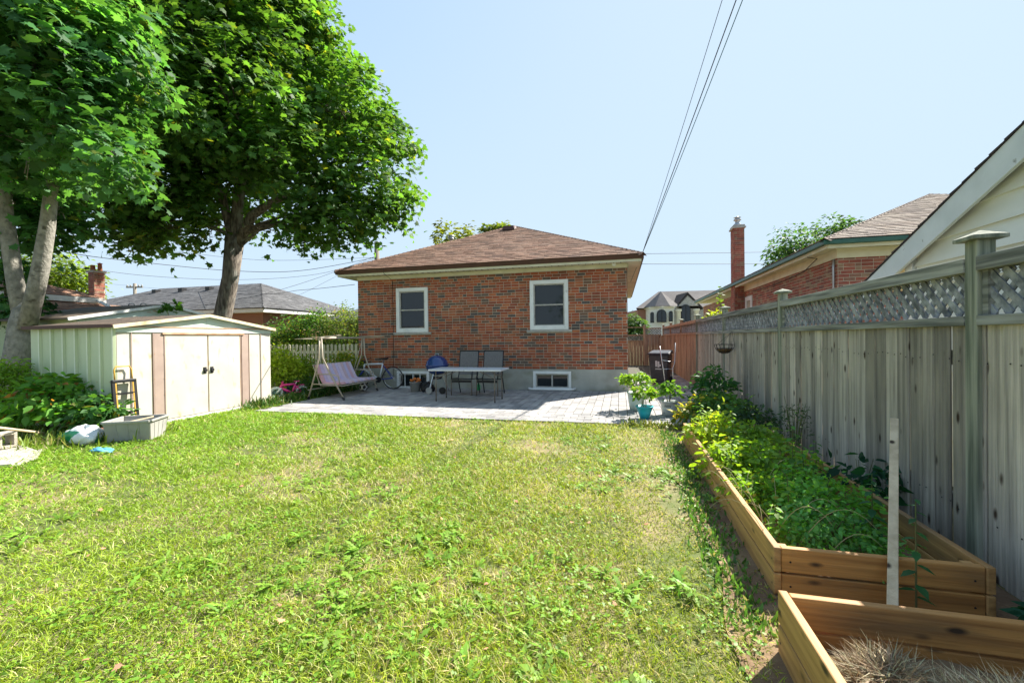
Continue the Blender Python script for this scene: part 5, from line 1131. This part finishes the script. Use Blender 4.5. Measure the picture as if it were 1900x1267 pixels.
# ------------------------------------------------------------------ bicycles
def bicycle(label, rear, front, r, fm, fm2, kid=False, lean=0.0):
    rear, front = V(rear), V(front); u = (front - rear); Lw = u.length; u = u.normalized(); sidev = Z.cross(u).normalized(); up = (Z * math.cos(lean) + sidev * math.sin(lean))
    wv = up.cross(u).normalized() * -1; e = E('bicycle' if not kid else 'child_bicycle', (rear + front) / 2, label, 'bicycle'); 
    W[e.name] = (rear + front) / 2
    def P(s, z, w_=0): return rear + u * s + up * z + wv * w_
    tw = .016 if not kid else .02
    for s in (0, Lw):
        wh_ = MB().tube([P(s + math.cos(t) * (r - tw), r + math.sin(t) * (r - tw)) for t in [k * math.pi / 18 for k in range(36)]], tw, 7, closed=True).build('wheel', 'rubber' if not kid else 'bike_white', e, smooth=True)
        MB().tube([P(s + math.cos(t) * (r - 2.3 * tw), r + math.sin(t) * (r - 2.3 * tw)) for t in [k * math.pi / 18 for k in range(36)]], tw * .55, 5, closed=True).build('rim', 'chrome' if not kid else 'bike_white', wh_, smooth=True)
        sp = MB()
        for k in range(16 if not kid else 8): t = k * math.pi * 2 / (16 if not kid else 8); sp.tube([P(s, r), P(s + math.cos(t) * (r - 2.4 * tw), r + math.sin(t) * (r - 2.4 * tw))], .0018 if not kid else .006, 4)
        sp.tube([P(s, r, -.04), P(s, r, .04)], .02, 8); sp.build('spokes', 'chrome' if not kid else 'teal_toy', wh_)
    k = r / .33; bb_ = (Lw * .40, r * .86); st_ = (Lw * .27, r + .42 * k); hd = (Lw * .80, r + .40 * k); hd2 = (Lw * .83, r + .26 * k)
    fr = MB(); rt_ = .024 * (1 if not kid else 1.1)
    fr.tube([P(*bb_), P(*st_)], rt_ * .9, 8).tube([P(*st_), P(*hd)], rt_, 8).tube([P(*bb_), P(*hd2)], rt_ * 1.15, 8).tube([P(*hd), P(*hd2)], rt_ * 1.15, 8)
    fr.build('frame', fm, e, smooth=True); fr = MB()
    for s_ in (-1, 1): fr.tube([P(*bb_), P(0, r, s_ * .05)], rt_ * .55, 6).tube([P(st_[0] - .0, st_[1] - .04), P(0, r, s_ * .05)], rt_ * .5, 6)
    fr.build('rear_stays', fm2 if not kid else fm, e, smooth=True); fk_ = MB()
    for s_ in (-1, 1): fk_.tube([P(hd2[0], hd2[1] - .02, s_ * .045), P(Lw, r, s_ * .05)], rt_ * .75, 7)
    fk_.tube([P(hd2[0], hd2[1] - .02, -.045), P(hd2[0], hd2[1] - .02, .045)], rt_, 7); fk_.build('fork', fm2, e, smooth=True)
    hb_ = (hd[0] - .02 * k, hd[1] + .12 * k)
    MB().tube([P(*hd), P(*hb_)], .013, 7).tube([P(hb_[0] - .05 * k, hb_[1] + .03, -.28 * k), P(hb_[0], hb_[1], -.1 * k), P(hb_[0], hb_[1], .1 * k), P(hb_[0] - .05 * k, hb_[1] + .03, .28 * k)], .012, 7).build('handlebar', 'black' if not kid else 'pink', e, smooth=True)
    MB().tube([P(*st_), P(st_[0] - .03, st_[1] + .12 * k)], .013, 7).build('seat_post', 'chrome', e)
    sx, sz = st_[0] - .03, st_[1] + .13 * k
    MB().hexa([P(sx - .13 * k, sz, -.07 * k), P(sx + .14 * k, sz, -.02 * k), P(sx + .14 * k, sz, .02 * k), P(sx - .13 * k, sz, .07 * k), P(sx - .13 * k, sz + .05 * k, -.075 * k), P(sx + .15 * k, sz + .03 * k, -.02 * k), P(sx + .15 * k, sz + .03 * k, .02 * k), P(sx - .13 * k, sz + .05 * k, .075 * k)]).build('saddle', 'black' if not kid else 'pink', e, bev=.012)
    MB().lathe(P(bb_[0], bb_[1], -.05), [(0, -.003), (.085 * k, -.003), (.085 * k, .003), (0, .003)], 20, axis=wv).tube([P(bb_[0], bb_[1], -.06), P(bb_[0] + .1 * k, bb_[1] - .12 * k, -.06)], .010, 6).tube([P(bb_[0], bb_[1], .06), P(bb_[0] - .1 * k, bb_[1] + .12 * k, .06)], .010, 6).build('crankset', 'black', e)
    pd = MB()
    for s_, a in ((-1, 1), (1, -1)): c_ = P(bb_[0] + a * .1 * k, bb_[1] - a * .12 * k, s_ * .1); pd.ob(c_ - u * .04 - up * .01 - wv * .04, u * .08, up * .02, wv * .08)
    pd.build('pedal', 'black', e)
    if kid:
        for s_ in (-1, 1): MB().lathe(P(-.02, .065, s_ * .12), [(0, -.015), (.055, -.015), (.065, 0), (.055, .015), (0, .015)], 14, axis=wv).build('training_wheel', 'bike_white', e)
        MB().tube([P(math.cos(t) * (r + .02), r + math.sin(t) * (r + .02)) for t in [.3 + k_ * .25 for k_ in range(9)]], .016, 6).build('mudguard', 'pink', e)
        MB().tube([P(hb_[0] - .02, hb_[1], .26 * k), P(hb_[0] - .03, hb_[1] - .1, .30 * k)], [.022, .03], 7).build('streamer', 'pink', e)
    else:
        MB().tube([P(Lw * .6, r * 1.25, -.04), P(Lw * .64, r * 1.25 + .17, -.04)], .034, 10).build('water_bottle', 'bike_white', e, smooth=True)
        tx = MB()
        for j in range(5):
            a_ = P(bb_[0] + (hd2[0] - bb_[0]) * (.35 + j * .1), bb_[1] + (hd2[1] - bb_[1]) * (.35 + j * .1)) ; tx.ob(a_ - sidev * .023 - u * .012, u * .02, sidev * .046, up * .02)
        tx.build('frame_lettering', 'black', e)
bicycle('white and blue adult bicycle leaning on the brick wall', (-6.13, 10.80, .022), (-7.16, 10.72, .022), .315, 'bike_white', 'bike_blue', lean=.10)
kb = gz(533, 741); bicycle('small pink and white child bicycle in the greenery by the shed', (-7.62, 9.02, .0), (-8.02, 8.62, .0), .15, 'pink', 'bike_white', kid=True)
# soccer ball: white with dark patches
bp = gz(679, 725); bp = V((-6.72, 10.25, .132)); ico = [(0, 0, 1)] + [(math.cos(a) * .894, math.sin(a) * .894, .447) for a in [k * 2 * math.pi / 5 for k in range(5)]] + [(math.cos(a) * .894, math.sin(a) * .894, -.447) for a in [(k + .5) * 2 * math.pi / 5 for k in range(5)]] + [(0, 0, -1)]
mb = MB(); seg, rings = 32, 20
qr = Quaternion((1, .3, .2), .6)
for i in range(rings + 1):
    for k in range(seg):
        t, a = math.pi * i / rings, 2 * math.pi * k / seg; mb.v.append(tuple(bp + V((math.sin(t) * math.cos(a), math.sin(t) * math.sin(a), math.cos(t))) * .11))
for i in range(rings):
    for k in range(seg):
        mb.f.append((i * seg + k, i * seg + (k + 1) % seg, (i + 1) * seg + (k + 1) % seg, (i + 1) * seg + k)); t, a = math.pi * (i + .5) / rings, 2 * math.pi * (k + .5) / seg
        d = qr @ V((math.sin(t) * math.cos(a), math.sin(t) * math.sin(a), math.cos(t))); mb.c.append((.02, .02, .02) if max(d.dot(V(q_).normalized()) for q_ in ico) > .92 else (.75, .75, .73))
mb.hasc = True; tag(mb.build('soccer_ball', 'ball', origin=(bp.x, bp.y, 0), smooth=True), 'black and white soccer ball by the swing far leg', 'ball')

# ------------------------------------------------------------------ porch swing
sw = E('porch_swing', (-6.7, 9.6, 0), 'porch swing with beige frame and striped pink cushions on the patio', 'swing')
na, nb_ = gz(564, 744), gz(636, 745); ytn = 8.62; ytf = 10.35
def pipe(name, pts, r=.018, m='beige_metal'): return MB().tube(pts, r, 9).build(name, m, sw, smooth=True)
TOP = 1.46
for y_, xa, xb in ((ytn, na.x, nb_.x), (ytf, -7.3, -6.35)):
    xm = -6.78
    for xf, nm in ((xa, 'leg'), (xb, 'leg')):
        o = pipe('leg', [(xf, y_, .03), (xm + (xf - xm) * .42, y_, .62), (xm + (xf - xm) * .10, y_, 1.0), (xm + (xf - xm) * .06, y_, TOP)])
        MB().tube([(xf, y_, .022), (xf + (xm - xf) * .08, y_, .09)], .028, 8).build('foot_cap', 'black', o)
    pipe('cross_brace', [(xm + (xa - xm) * .62, y_, .38), (xm + (xb - xm) * .62, y_, .38)], .012)
pipe('top_bar', [(-6.78, ytn, TOP - .03), (-6.78, ytn + .03, TOP), (-6.78, ytf - .03, TOP), (-6.78, ytf, TOP - .03)], .022)
pipe('rear_rail', [(-7.12, ytn, .24), (-7.12, ytf, .24)], .012)
for y_, s_ in ((ytn, -1), (ytf, 1)):
    pipe('canopy_arm', [(-7.45, y_ + s_ * .02, TOP - .02), (-6.78, y_, TOP + .02), (-6.2, y_ + s_ * .02, TOP + .05), (-6.17, y_ + s_ * .12, TOP + .06), (-6.3, y_ + s_ * .16, TOP + .03), (-6.78, y_ + s_ * .06, TOP - .02)], .010)
pipe('canopy_rail', [(-7.45, ytn - .02, TOP - .02), (-7.45, ytf + .02, TOP - .02)], .009)
sy0, sy1 = 8.82, 10.2; prof = [(-7.10, .80), (-7.04, .66), (-6.96, .50), (-6.90, .385), (-6.84, .345), (-6.70, .335), (-6.50, .345), (-6.32, .36)]
cols_ = [(.66, .38, .40), (.60, .47, .62), (.70, .56, .62), (.60, .44, .46), (.56, .50, .66), (.64, .46, .48), (.58, .50, .66), (.66, .54, .62), (.60, .44, .46), (.56, .50, .66), (.62, .40, .42), (.64, .54, .62)]
cu = MB(); ns = 12
for k in range(ns):
    a, b = sy0 + (sy1 - sy0) * k / ns, sy0 + (sy1 - sy0) * (k + 1) / ns
    for i in range(len(prof) - 1):
        (x0, z0), (x1, z1) = prof[i], prof[i + 1]; nx, nz = -(z1 - z0), (x1 - x0); l = math.hypot(nx, nz); nx, nz = nx / l, nz / l
        if nz < 0 or (abs(nz) < .3 and nx < 0): nx, nz = -nx, -nz
        for (ya, yb, pu, pv) in ((a, (a + b) / 2, .012, .045), ((a + b) / 2, b, .045, .012)):
            cu.hexa([(x0, ya, z0), (x1, ya, z1), (x1, yb, z1), (x0, yb, z0), (x0 + nx * (pu + .02), ya, z0 + nz * (pu + .02)), (x1 + nx * (pu + .02), ya, z1 + nz * (pu + .02)), (x1 + nx * (pv + .02), yb, z1 + nz * (pv + .02)), (x0 + nx * (pv + .02), yb, z0 + nz * (pv + .02))], cols_[k])
cu.build('cushion', 'cushion', sw)
pipe('seat_frame', [(-7.12, sy0 - .03, .82), (-6.92, sy0 - .03, .33), (-6.3, sy0 - .03, .33), (-6.3, sy1 + .03, .33), (-6.92, sy1 + .03, .33), (-7.12, sy1 + .03, .82), (-7.12, sy0 - .03, .82)], .012)
for y_ in (sy0 - .04, sy1 + .04):
    pipe('hanger', [(-6.8, y_ + (-.12 if y_ < 9.5 else .12), TOP - .03), (-7.0, y_, .62), (-6.95, y_, .35)], .007)
    pipe('armrest', [(-7.04, y_, .60), (-6.6, y_, .60), (-6.42, y_, .55), (-6.38, y_, .35)], .014)
# garden things behind the swing
q = atd(572, 707, 12.2); tag(MB().hexa([(q.x - .42, q.y, .05), (q.x + .42, q.y, .05), (q.x + .42, q.y + .2, .05), (q.x - .42, q.y + .2, .05), (q.x - .5, q.y - .04, .25), (q.x + .5, q.y - .04, .25), (q.x + .5, q.y + .24, .25), (q.x - .5, q.y + .24, .25)]).build('flower_trough', 'red_planter', origin=(q.x, q.y, 0), bev=.01), 'long rust red flower trough behind the swing', 'planter')
q = gz(508, 735); tag(MB().hexa([(q.x - .2, q.y + .5, 0), (q.x + .15, q.y + .5, 0), (q.x + .15, q.y + .8, 0), (q.x - .2, q.y + .8, 0), (q.x - .25, q.y + .48, .3), (q.x + .2, q.y + .48, .3), (q.x + .2, q.y + .84, .3), (q.x - .25, q.y + .84, .3)]).build('storage_box', 'blue_enamel', origin=(q.x, q.y, 0), bev=.01), 'dark blue plastic box half hidden behind the shed corner', 'box')

# ------------------------------------------------------------------ clutter at the left: hand truck, tote, soil bag, blocks
ht = E('hand_truck', (-7.5, 5.2, 0), 'black and yellow folding hand truck leaning on the shed front', 'hand truck')
def hp(y, z, o=0): return V((-7.56 - .09 * z + o, y, z))
hy0, hy1 = onX(217, 740, -7.55).y, onX(257, 740, -7.55).y
for y_ in (hy0, hy1):
    MB().beam(hp(y_, .03), hp(y_, .80), .035, .045).build('side_rail', 'black', ht, bev=.005)
    MB().beam(hp(y_ + (.03 if y_ == hy0 else -.03), .12, .01), hp(y_ + (.03 if y_ == hy0 else -.03), .78, .01), .010, .02).build('inner_rail', 'yellow_metal', ht)
for z_ in (.30, .60): MB().beam(hp(hy0 + .018, z_), hp(hy1 - .018, z_), .03, .03).build('crossbar', 'black', ht)
MB().beam(hp(hy0 - .02, .80), hp(hy1 + .02, .80), .05, .05).build('top_yoke', 'black', ht, bev=.01)
MB().tube([hp(hy0 + .03, .80), hp(hy0 + .03, .98), hp(hy0 + .06, 1.03), hp(hy1 - .06, 1.03), hp(hy1 - .03, .98), hp(hy1 - .03, .80)], .011, 8).build('handle', 'yellow_metal', ht, smooth=True)
MB().box(-7.54, -7.32, hy0, hy1, .01, .03).build('toe_plate', 'black', ht)
for y_ in (hy0 - .04, hy1 + .04): MB().lathe((-7.58, y_, .09), [(0, -.02), (.09, -.02), (.09, .02), (0, .02)], 18, axis=(0, 1, 0)).build('wheel', 'rubber', ht)
t1, t2_ = gz(200, 823), gz(279, 818); tu = (t2_ - t1); tl = tu.length; tu.normalize(); tv = Z.cross(tu).normalized(); to = E('storage_tote', t1, 'open grey plastic storage tote beside the shed corner', 'tote')
def tp_(a, b, z): return t1 + tu * a + tv * b + Z * z
def tote_wall(a0, b0, a1, b1, name='tote_side'):
    e_ = .045; n1 = (tp_(a1, b1, 0) - tp_(a0, b0, 0)).cross(Z).normalized(); t_ = n1 * .006
    def ou(a, b, z): return tp_(a + (a - tl / 2) * e_ * 2.2 * z / .3, b + (b - .19) * .3 * z / .3, z)
    p = [ou(a0, b0, .01), ou(a1, b1, .01), ou(a1, b1, .28), ou(a0, b0, .28)]; MB().hexa([p[0], p[1], p[1] + t_, p[0] + t_, p[3], p[2], p[2] + t_, p[3] + t_]).build(name, 'grey_plastic', to)
    d = (p[2] - p[3]); MB().ob(p[3] - n1 * -.002 - n1 * .0, d, n1 * .028, Z * .03).build('tote_rim', 'grey_plastic', to, bev=.005)
    for k in (1, 2, 3): q0 = p[0].lerp(p[1], k / 4) + n1 * .006; q1 = p[3].lerp(p[2], k / 4) + n1 * .006; MB().beam(q0, q1, .02, .008, up=n1).build('tote_rib', 'grey_plastic', to)
D_ = .38
tote_wall(0, 0, tl, 0); tote_wall(tl, 0, tl, D_); tote_wall(tl, D_, 0, D_); tote_wall(0, D_, 0, 0)
MB().hexa([tp_(0, 0, .005), tp_(tl, 0, .005), tp_(tl, D_, .005), tp_(0, D_, .005), tp_(0, 0, .015), tp_(tl, 0, .015), tp_(tl, D_, .015), tp_(0, D_, .015)]).build('tote_floor', 'grey_plastic', to)
tag(MB().beam(tp_(.15, .1, .26), tp_(tl - .06, .24, .31), .12, .01).build('board_scrap', 'raw_lumber', origin=tp_(.3, .2, 0)), 'torn brown board scrap lying in the grey tote', 'board')
sb = gz(142, 826)
def bagc(a, t):
    s_ = math.sin(2.2 * a + 5 * t); return (.78, .80, .78) if s_ > -.15 or t < .22 else (.02, .33, .14)
blob('soil_bag', (sb.x, sb.y + .1, .10), .165, 'bag', 'crumpled green and white plastic soil bag on the ground', 'bag', 5, bagc, sq=(1.75, 1.1, .85), seg=40, rings=20, amp=.16)
q = gz(93, 796); blob('plastic_scrap', (q.x, q.y + .2, .07), .10, 'bag', 'small white plastic bag under the leafy shed shrub', 'bag', 8, lambda a, t: (.75, .76, .76), sq=(1.2, .9, .8), amp=.25)
q = gz(112, 790); tag(MB().lathe(V((q.x, q.y + .15, .16)), [(0, 0), (.16, 0), (.2, .04), (.185, .045), (.15, .012), (0, .012)], 26, axis=(.5, -.75, .5)).build('pot_saucer', 'terracotta', origin=(q.x, q.y, 0), smooth=True), 'terracotta saucer tipped up under the shed shrubs', 'saucer')
cbk = E('cinder_block', gz(10, 842), 'concrete block with two hollows at the left edge', 'block'); c0 = gz(-32, 848); c1 = gz(33, 836); uu = (c1 - c0).normalized(); vv = Z.cross(uu).normalized(); m = MB(); BL, BH, BD = .40, .20, .19
def cb(a0, a1, z0, z1, m_): m_.ob(c0 + uu * a0 + Z * (z0 + .055), uu * (a1 - a0), vv * BD, Z * (z1 - z0))
k_ = (c1 - c0).length; BL = k_
for a0, a1, z0, z1 in ((0, BL, 0, .032), (0, BL, BH - .032, BH), (0, .032, .032, BH - .032), (BL / 2 - .016, BL / 2 + .016, .032, BH - .032), (BL - .032, BL, .032, BH - .032)): cb(a0, a1, z0, z1, m)
m.build('block_shell', 'block', cbk, bev=.003)
for lab, poly, h in (('flat broken stone slab under the concrete block', [(-60, 875), (22, 868), (70, 842), (40, 832), (-70, 842)], .05), ('smaller cracked stone piece beside the flat slab', [(28, 868), (66, 856), (80, 838), (74, 838)], .04)):
    ps = [gz(*p_) for p_ in poly]; ps = [V((p_.x, p_.y, 0)) for p_ in ps]; tag(MB().prism(ps, (0, 0, h)).build('stone_slab', 'slab', origin=ps[0], bev=.008), lab, 'stone', 'stone slabs at the left edge')
a, b = gz(-30, 790, .45), gz(104, 806); tag(MB().tube([a, b], .016, 8).build('long_stick', 'raw_lumber', origin=b), 'long pale wooden pole slanting down from the left edge', 'pole')
a, b = gz(76, 826), gz(150, 800, .1); tag(MB().beam(a + Z * .02, b, .03, .02).build('short_stick', 'wood_warm', origin=a), 'short brown stick crossing in front of the soil bag', 'stick')
for k, (p_, q_, lab) in enumerate((((-20, 790), (70, 780), 'weathered brown board lying at the left edge'), ((40, 786), (105, 792), 'thin board end under the leafy shrub'))):
    a, b = gz(*p_), gz(*q_); tag(MB().beam(a + Z * .04, b + Z * .04, .12, .03).build('loose_board', 'wood_warm', origin=a, bev=.003), lab, 'board')
q = gz(190, 839); blob('blue_rag', (q.x, q.y, .022), .05, 'blue_rag', 'scrap of light blue plastic lying on the grass', 'rag', 11, sq=(3.4, 1.3, .6), amp=.3, seg=30)
q = gz(176, 815); tag(MB().box(q.x - .1, q.x + .1, q.y, q.y + .1, 0, .15).build('loose_brick', 'terracotta', origin=(q.x, q.y, 0), bev=.006), 'tan brick standing between soil bag and tote', 'brick')
shrub('marigold', gz(160, 800), (.16, .12), .2, 90, .05, 'oval', (.10, .18, .03), 'low plant with orange yellow blooms left of the tote', 'plant', stems=4, flower=((.85, .40, .02), 60, .04))

# ------------------------------------------------------------------ grass, weeds
def in_poly_mask(X, Y):
    m = (X < .78) & (Y > .9) & (Y < 7.03)
    m |= (X < -7.12) & (X > -7.66) & (Y >= 7.0) & (Y < 12)
    m &= ~((X < SX + .02) & (X > SB) & (Y > SY0 - .02)); m &= X > -13
    m &= ~((X > .62) & (Y < 2.12)); return m
def scatter(n, ymax=9, pw=1.15):
    d = .9 + (11.0 - .9) * rng.random(n) ** pw; r = rng.uniform(-1.5, 1.15, n); X = d * (F0.x + r * R0.x); Y = d * (F0.y + r * R0.y); return X, Y, d
def fbm(X, Y, s=1.0):
    v = 0
    for k, (a, b, c, e) in enumerate(((1.3, .7, .5, 1.1), (2.9, -1.7, 2.1, 2.3), (5.3, 4.1, -3.9, 4.7), (9.1, -8.3, 8.9, 7.7), (17., 11., -13., 19.))): v = v + np.sin((a * X + b * Y) * s + k) * np.cos((c * X + e * Y) * s + 2 * k) / (1 + k * .7)
    return v
X, Y, d = scatter(420000)
bare = fbm(X, Y); side_ = np.clip((X + 1.2) / 2.0, 0, 1)          # thinner turf towards the planters
m = in_poly_mask(X, Y) & (rng.random(len(X)) < np.clip(.92 - .55 * (bare > .55 - .5 * side_) - .45 * side_ ** 2.2, .08, 1))
X, Y, d = X[m], Y[m], d[m]; n = len(X)
dry_ = np.clip(.05 + .27 * np.clip((X + 3) / 3.5, 0, 1) + .18 * (bare[m] > .3), 0, 1)
h = rng.uniform(.035, .085, n) * (1 + .25 * fbm(X * .6, Y * .6)) * (1 - .25 * np.clip((X + .5), 0, 1)); h = np.clip(h, .02, .12)
a = rng.uniform(0, 6.283, n); lean = rng.uniform(.25, 1.3, n); D = np.stack([np.cos(a) * lean, np.sin(a) * lean, np.ones(n)], 1)
a2 = rng.uniform(0, 6.283, n); N = np.stack([np.cos(a2), np.sin(a2), .6 + 0 * a], 1)
cg = leafcols(n, (.33, .41, .025), .45); left = np.clip((-X - 1.0) / 5, 0, 1)[:, None]; cg = cg * (1 - left) + leafcols(n, (.23, .39, .018), .45) * left
dm_ = rng.random(n) < dry_; cg[dm_] = leafcols(dm_.sum(), (.60, .52, .24), .3)
leaf_mesh('grass', np.stack([X, Y, np.full(n, .0)], 1), N, D, h, 'blade', cg, 'grass', origin=(0, 0, 0), wid=np.clip(.0022 + d * .0009, .003, .009))
tag(bpy.data.objects['grass'], 'sunlit yellow green lawn grass with dry patches', 'grass', kind='stuff')
# clover and small broad leaves in patches
X, Y, d = scatter(60000); f = fbm(X + 3, Y - 2, 1.3); m = in_poly_mask(X, Y) & (f > .15 + .5 * np.clip((X + 2) / 3, 0, 1)); X, Y, d = X[m], Y[m], d[m]; n = len(X)
a = rng.uniform(0, 6.28, n); D = np.stack([np.cos(a), np.sin(a), rng.uniform(-.1, .5, n)], 1); N = np.array([0, 0, 1.]) + rvec(n) * .5
leaf_mesh('clover', np.stack([X, Y, rng.uniform(.02, .055, n)], 1), N, D, rng.uniform(.014, .032, n), 'oval', leafcols(n, (.20, .36, .035), .35), 'grass', origin=(0, 0, 0), wid=rng.uniform(.02, .036, n))
tag(bpy.data.objects['clover'], 'clover and small broad leaves mixed into the lawn', 'ground cover', kind='stuff')
# dandelion and plantain rosettes
X, Y, d = scatter(6000, pw=1.0); m = in_poly_mask(X, Y); X, Y = X[m], Y[m]; f = fbm(X - 5, Y + 1, .9); m = f > -.1 + .9 * np.clip((X + 2.2) / 2.5, 0, 1); X, Y = X[m], Y[m]; nr = len(X); per = 9
a = rng.uniform(0, 6.28, nr * per); Xr, Yr = np.repeat(X, per), np.repeat(Y, per); n = nr * per
D = np.stack([np.cos(a), np.sin(a), rng.uniform(.1, .7, n)], 1); N = np.array([0, 0, 1.0]) - D * .2 + rvec(n) * .35
leaf_mesh('dandelions', np.stack([Xr, Yr, np.full(n, .01)], 1), N, D, (Sd := rng.uniform(.05, .13, n) * np.repeat(rng.uniform(.35, 1.0, nr), per)), 'jag', leafcols(n, (.22, .38, .045), .35), 'grass', origin=(0, 0, 0), wid=Sd * .8)
tag(bpy.data.objects['dandelions'], 'dandelion rosettes with long jagged leaves in the lawn', 'weeds', kind='stuff')
# weedy fringes: shed foot, left clutter, planter foot
def fringe(name, label, pts, n, h0, h1, c, wdt=.006, sp=.12):
    pts = np.array(pts); seg = rng.integers(0, len(pts) - 1, n); t = rng.random(n)[:, None]; P = pts[seg] * (1 - t) + pts[seg + 1] * t; P = P + rng.normal(size=(n, 2)) * sp
    a = rng.uniform(0, 6.283, n); l = rng.uniform(.1, .9, n); D = np.stack([np.cos(a) * l, np.sin(a) * l, np.ones(n)], 1)
    leaf_mesh(name, np.stack([P[:, 0], P[:, 1], np.zeros(n)], 1), rvec(n), D, (hh := rng.uniform(h0, h1, n)), 'long', leafcols(n, c, .35, (.40, .36, .18), .15), 'grass', origin=(0, 0, 0), wid=np.minimum(hh * .9, .07))
    tag(bpy.data.objects[name], label, 'weeds', kind='stuff')
fringe('weeds', 'rough weeds around the clutter at the left', [(-9.5, 4.6), (-8.2, 4.0), (-7.6, 4.4), (-7.0, 4.9)], 1500, .06, .22, (.20, .27, .05), sp=.30)
fringe('planter_weeds', 'shaded weeds along the foot of the planters', [(.60, 2.2), (.62, 3.5), (.64, 5.0), (.66, 6.6)], 3200, .02, .07, (.11, .24, .05), sp=.07)
fringe('shed_weeds', 'leafy growth between shed, patio and swing', [(-7.45, 7.3), (-7.5, 8.6), (-7.4, 9.6), (-7.3, 10.8)], 2600, .06, .25, (.08, .17, .03), sp=.16)
fringe('corner_weeds', 'dry tufts where the lawn meets the patio pots', [(.1, 7.0), (.5, 6.95), (1.0, 6.8)], 500, .04, .14, (.22, .26, .06), sp=.08)
# litter on the patio, fallen leaves on the lawn
n = 60; X = rng.uniform(-6.8, .2, n); Y = rng.uniform(7.2, 11.1, n)
leaf_mesh('leaf_litter', np.stack([X, Y, np.full(n, .026)], 1), rvec(n) * .3 + np.array([0, 0, 1]), rvec(n) * np.array([1, 1, .1]), rng.uniform(.02, .05, n), 'dia', leafcols(n, (.22, .15, .09), .4, (.8, .8, .8), .15), 'litter', origin=(0, 0, 0))
tag(bpy.data.objects['leaf_litter'], 'dry leaf bits scattered on the patio pavers', 'leaf litter', kind='stuff')
X, Y, d = scatter(500); m = in_poly_mask(X, Y); X, Y = X[m][:110], Y[m][:110]; n = len(X)
leaf_mesh('fallen_leaves', np.stack([X, Y, np.full(n, .045)], 1), rvec(n) * .4 + np.array([0, 0, 1]), rvec(n) * np.array([1, 1, .1]), rng.uniform(.02, .045, n), 'maple', leafcols(n, (.42, .22, .12), .3), 'litter', origin=(0, 0, 0))
tag(bpy.data.objects['fallen_leaves'], 'few brown fallen leaves lying on the lawn', 'fallen leaves', kind='stuff')
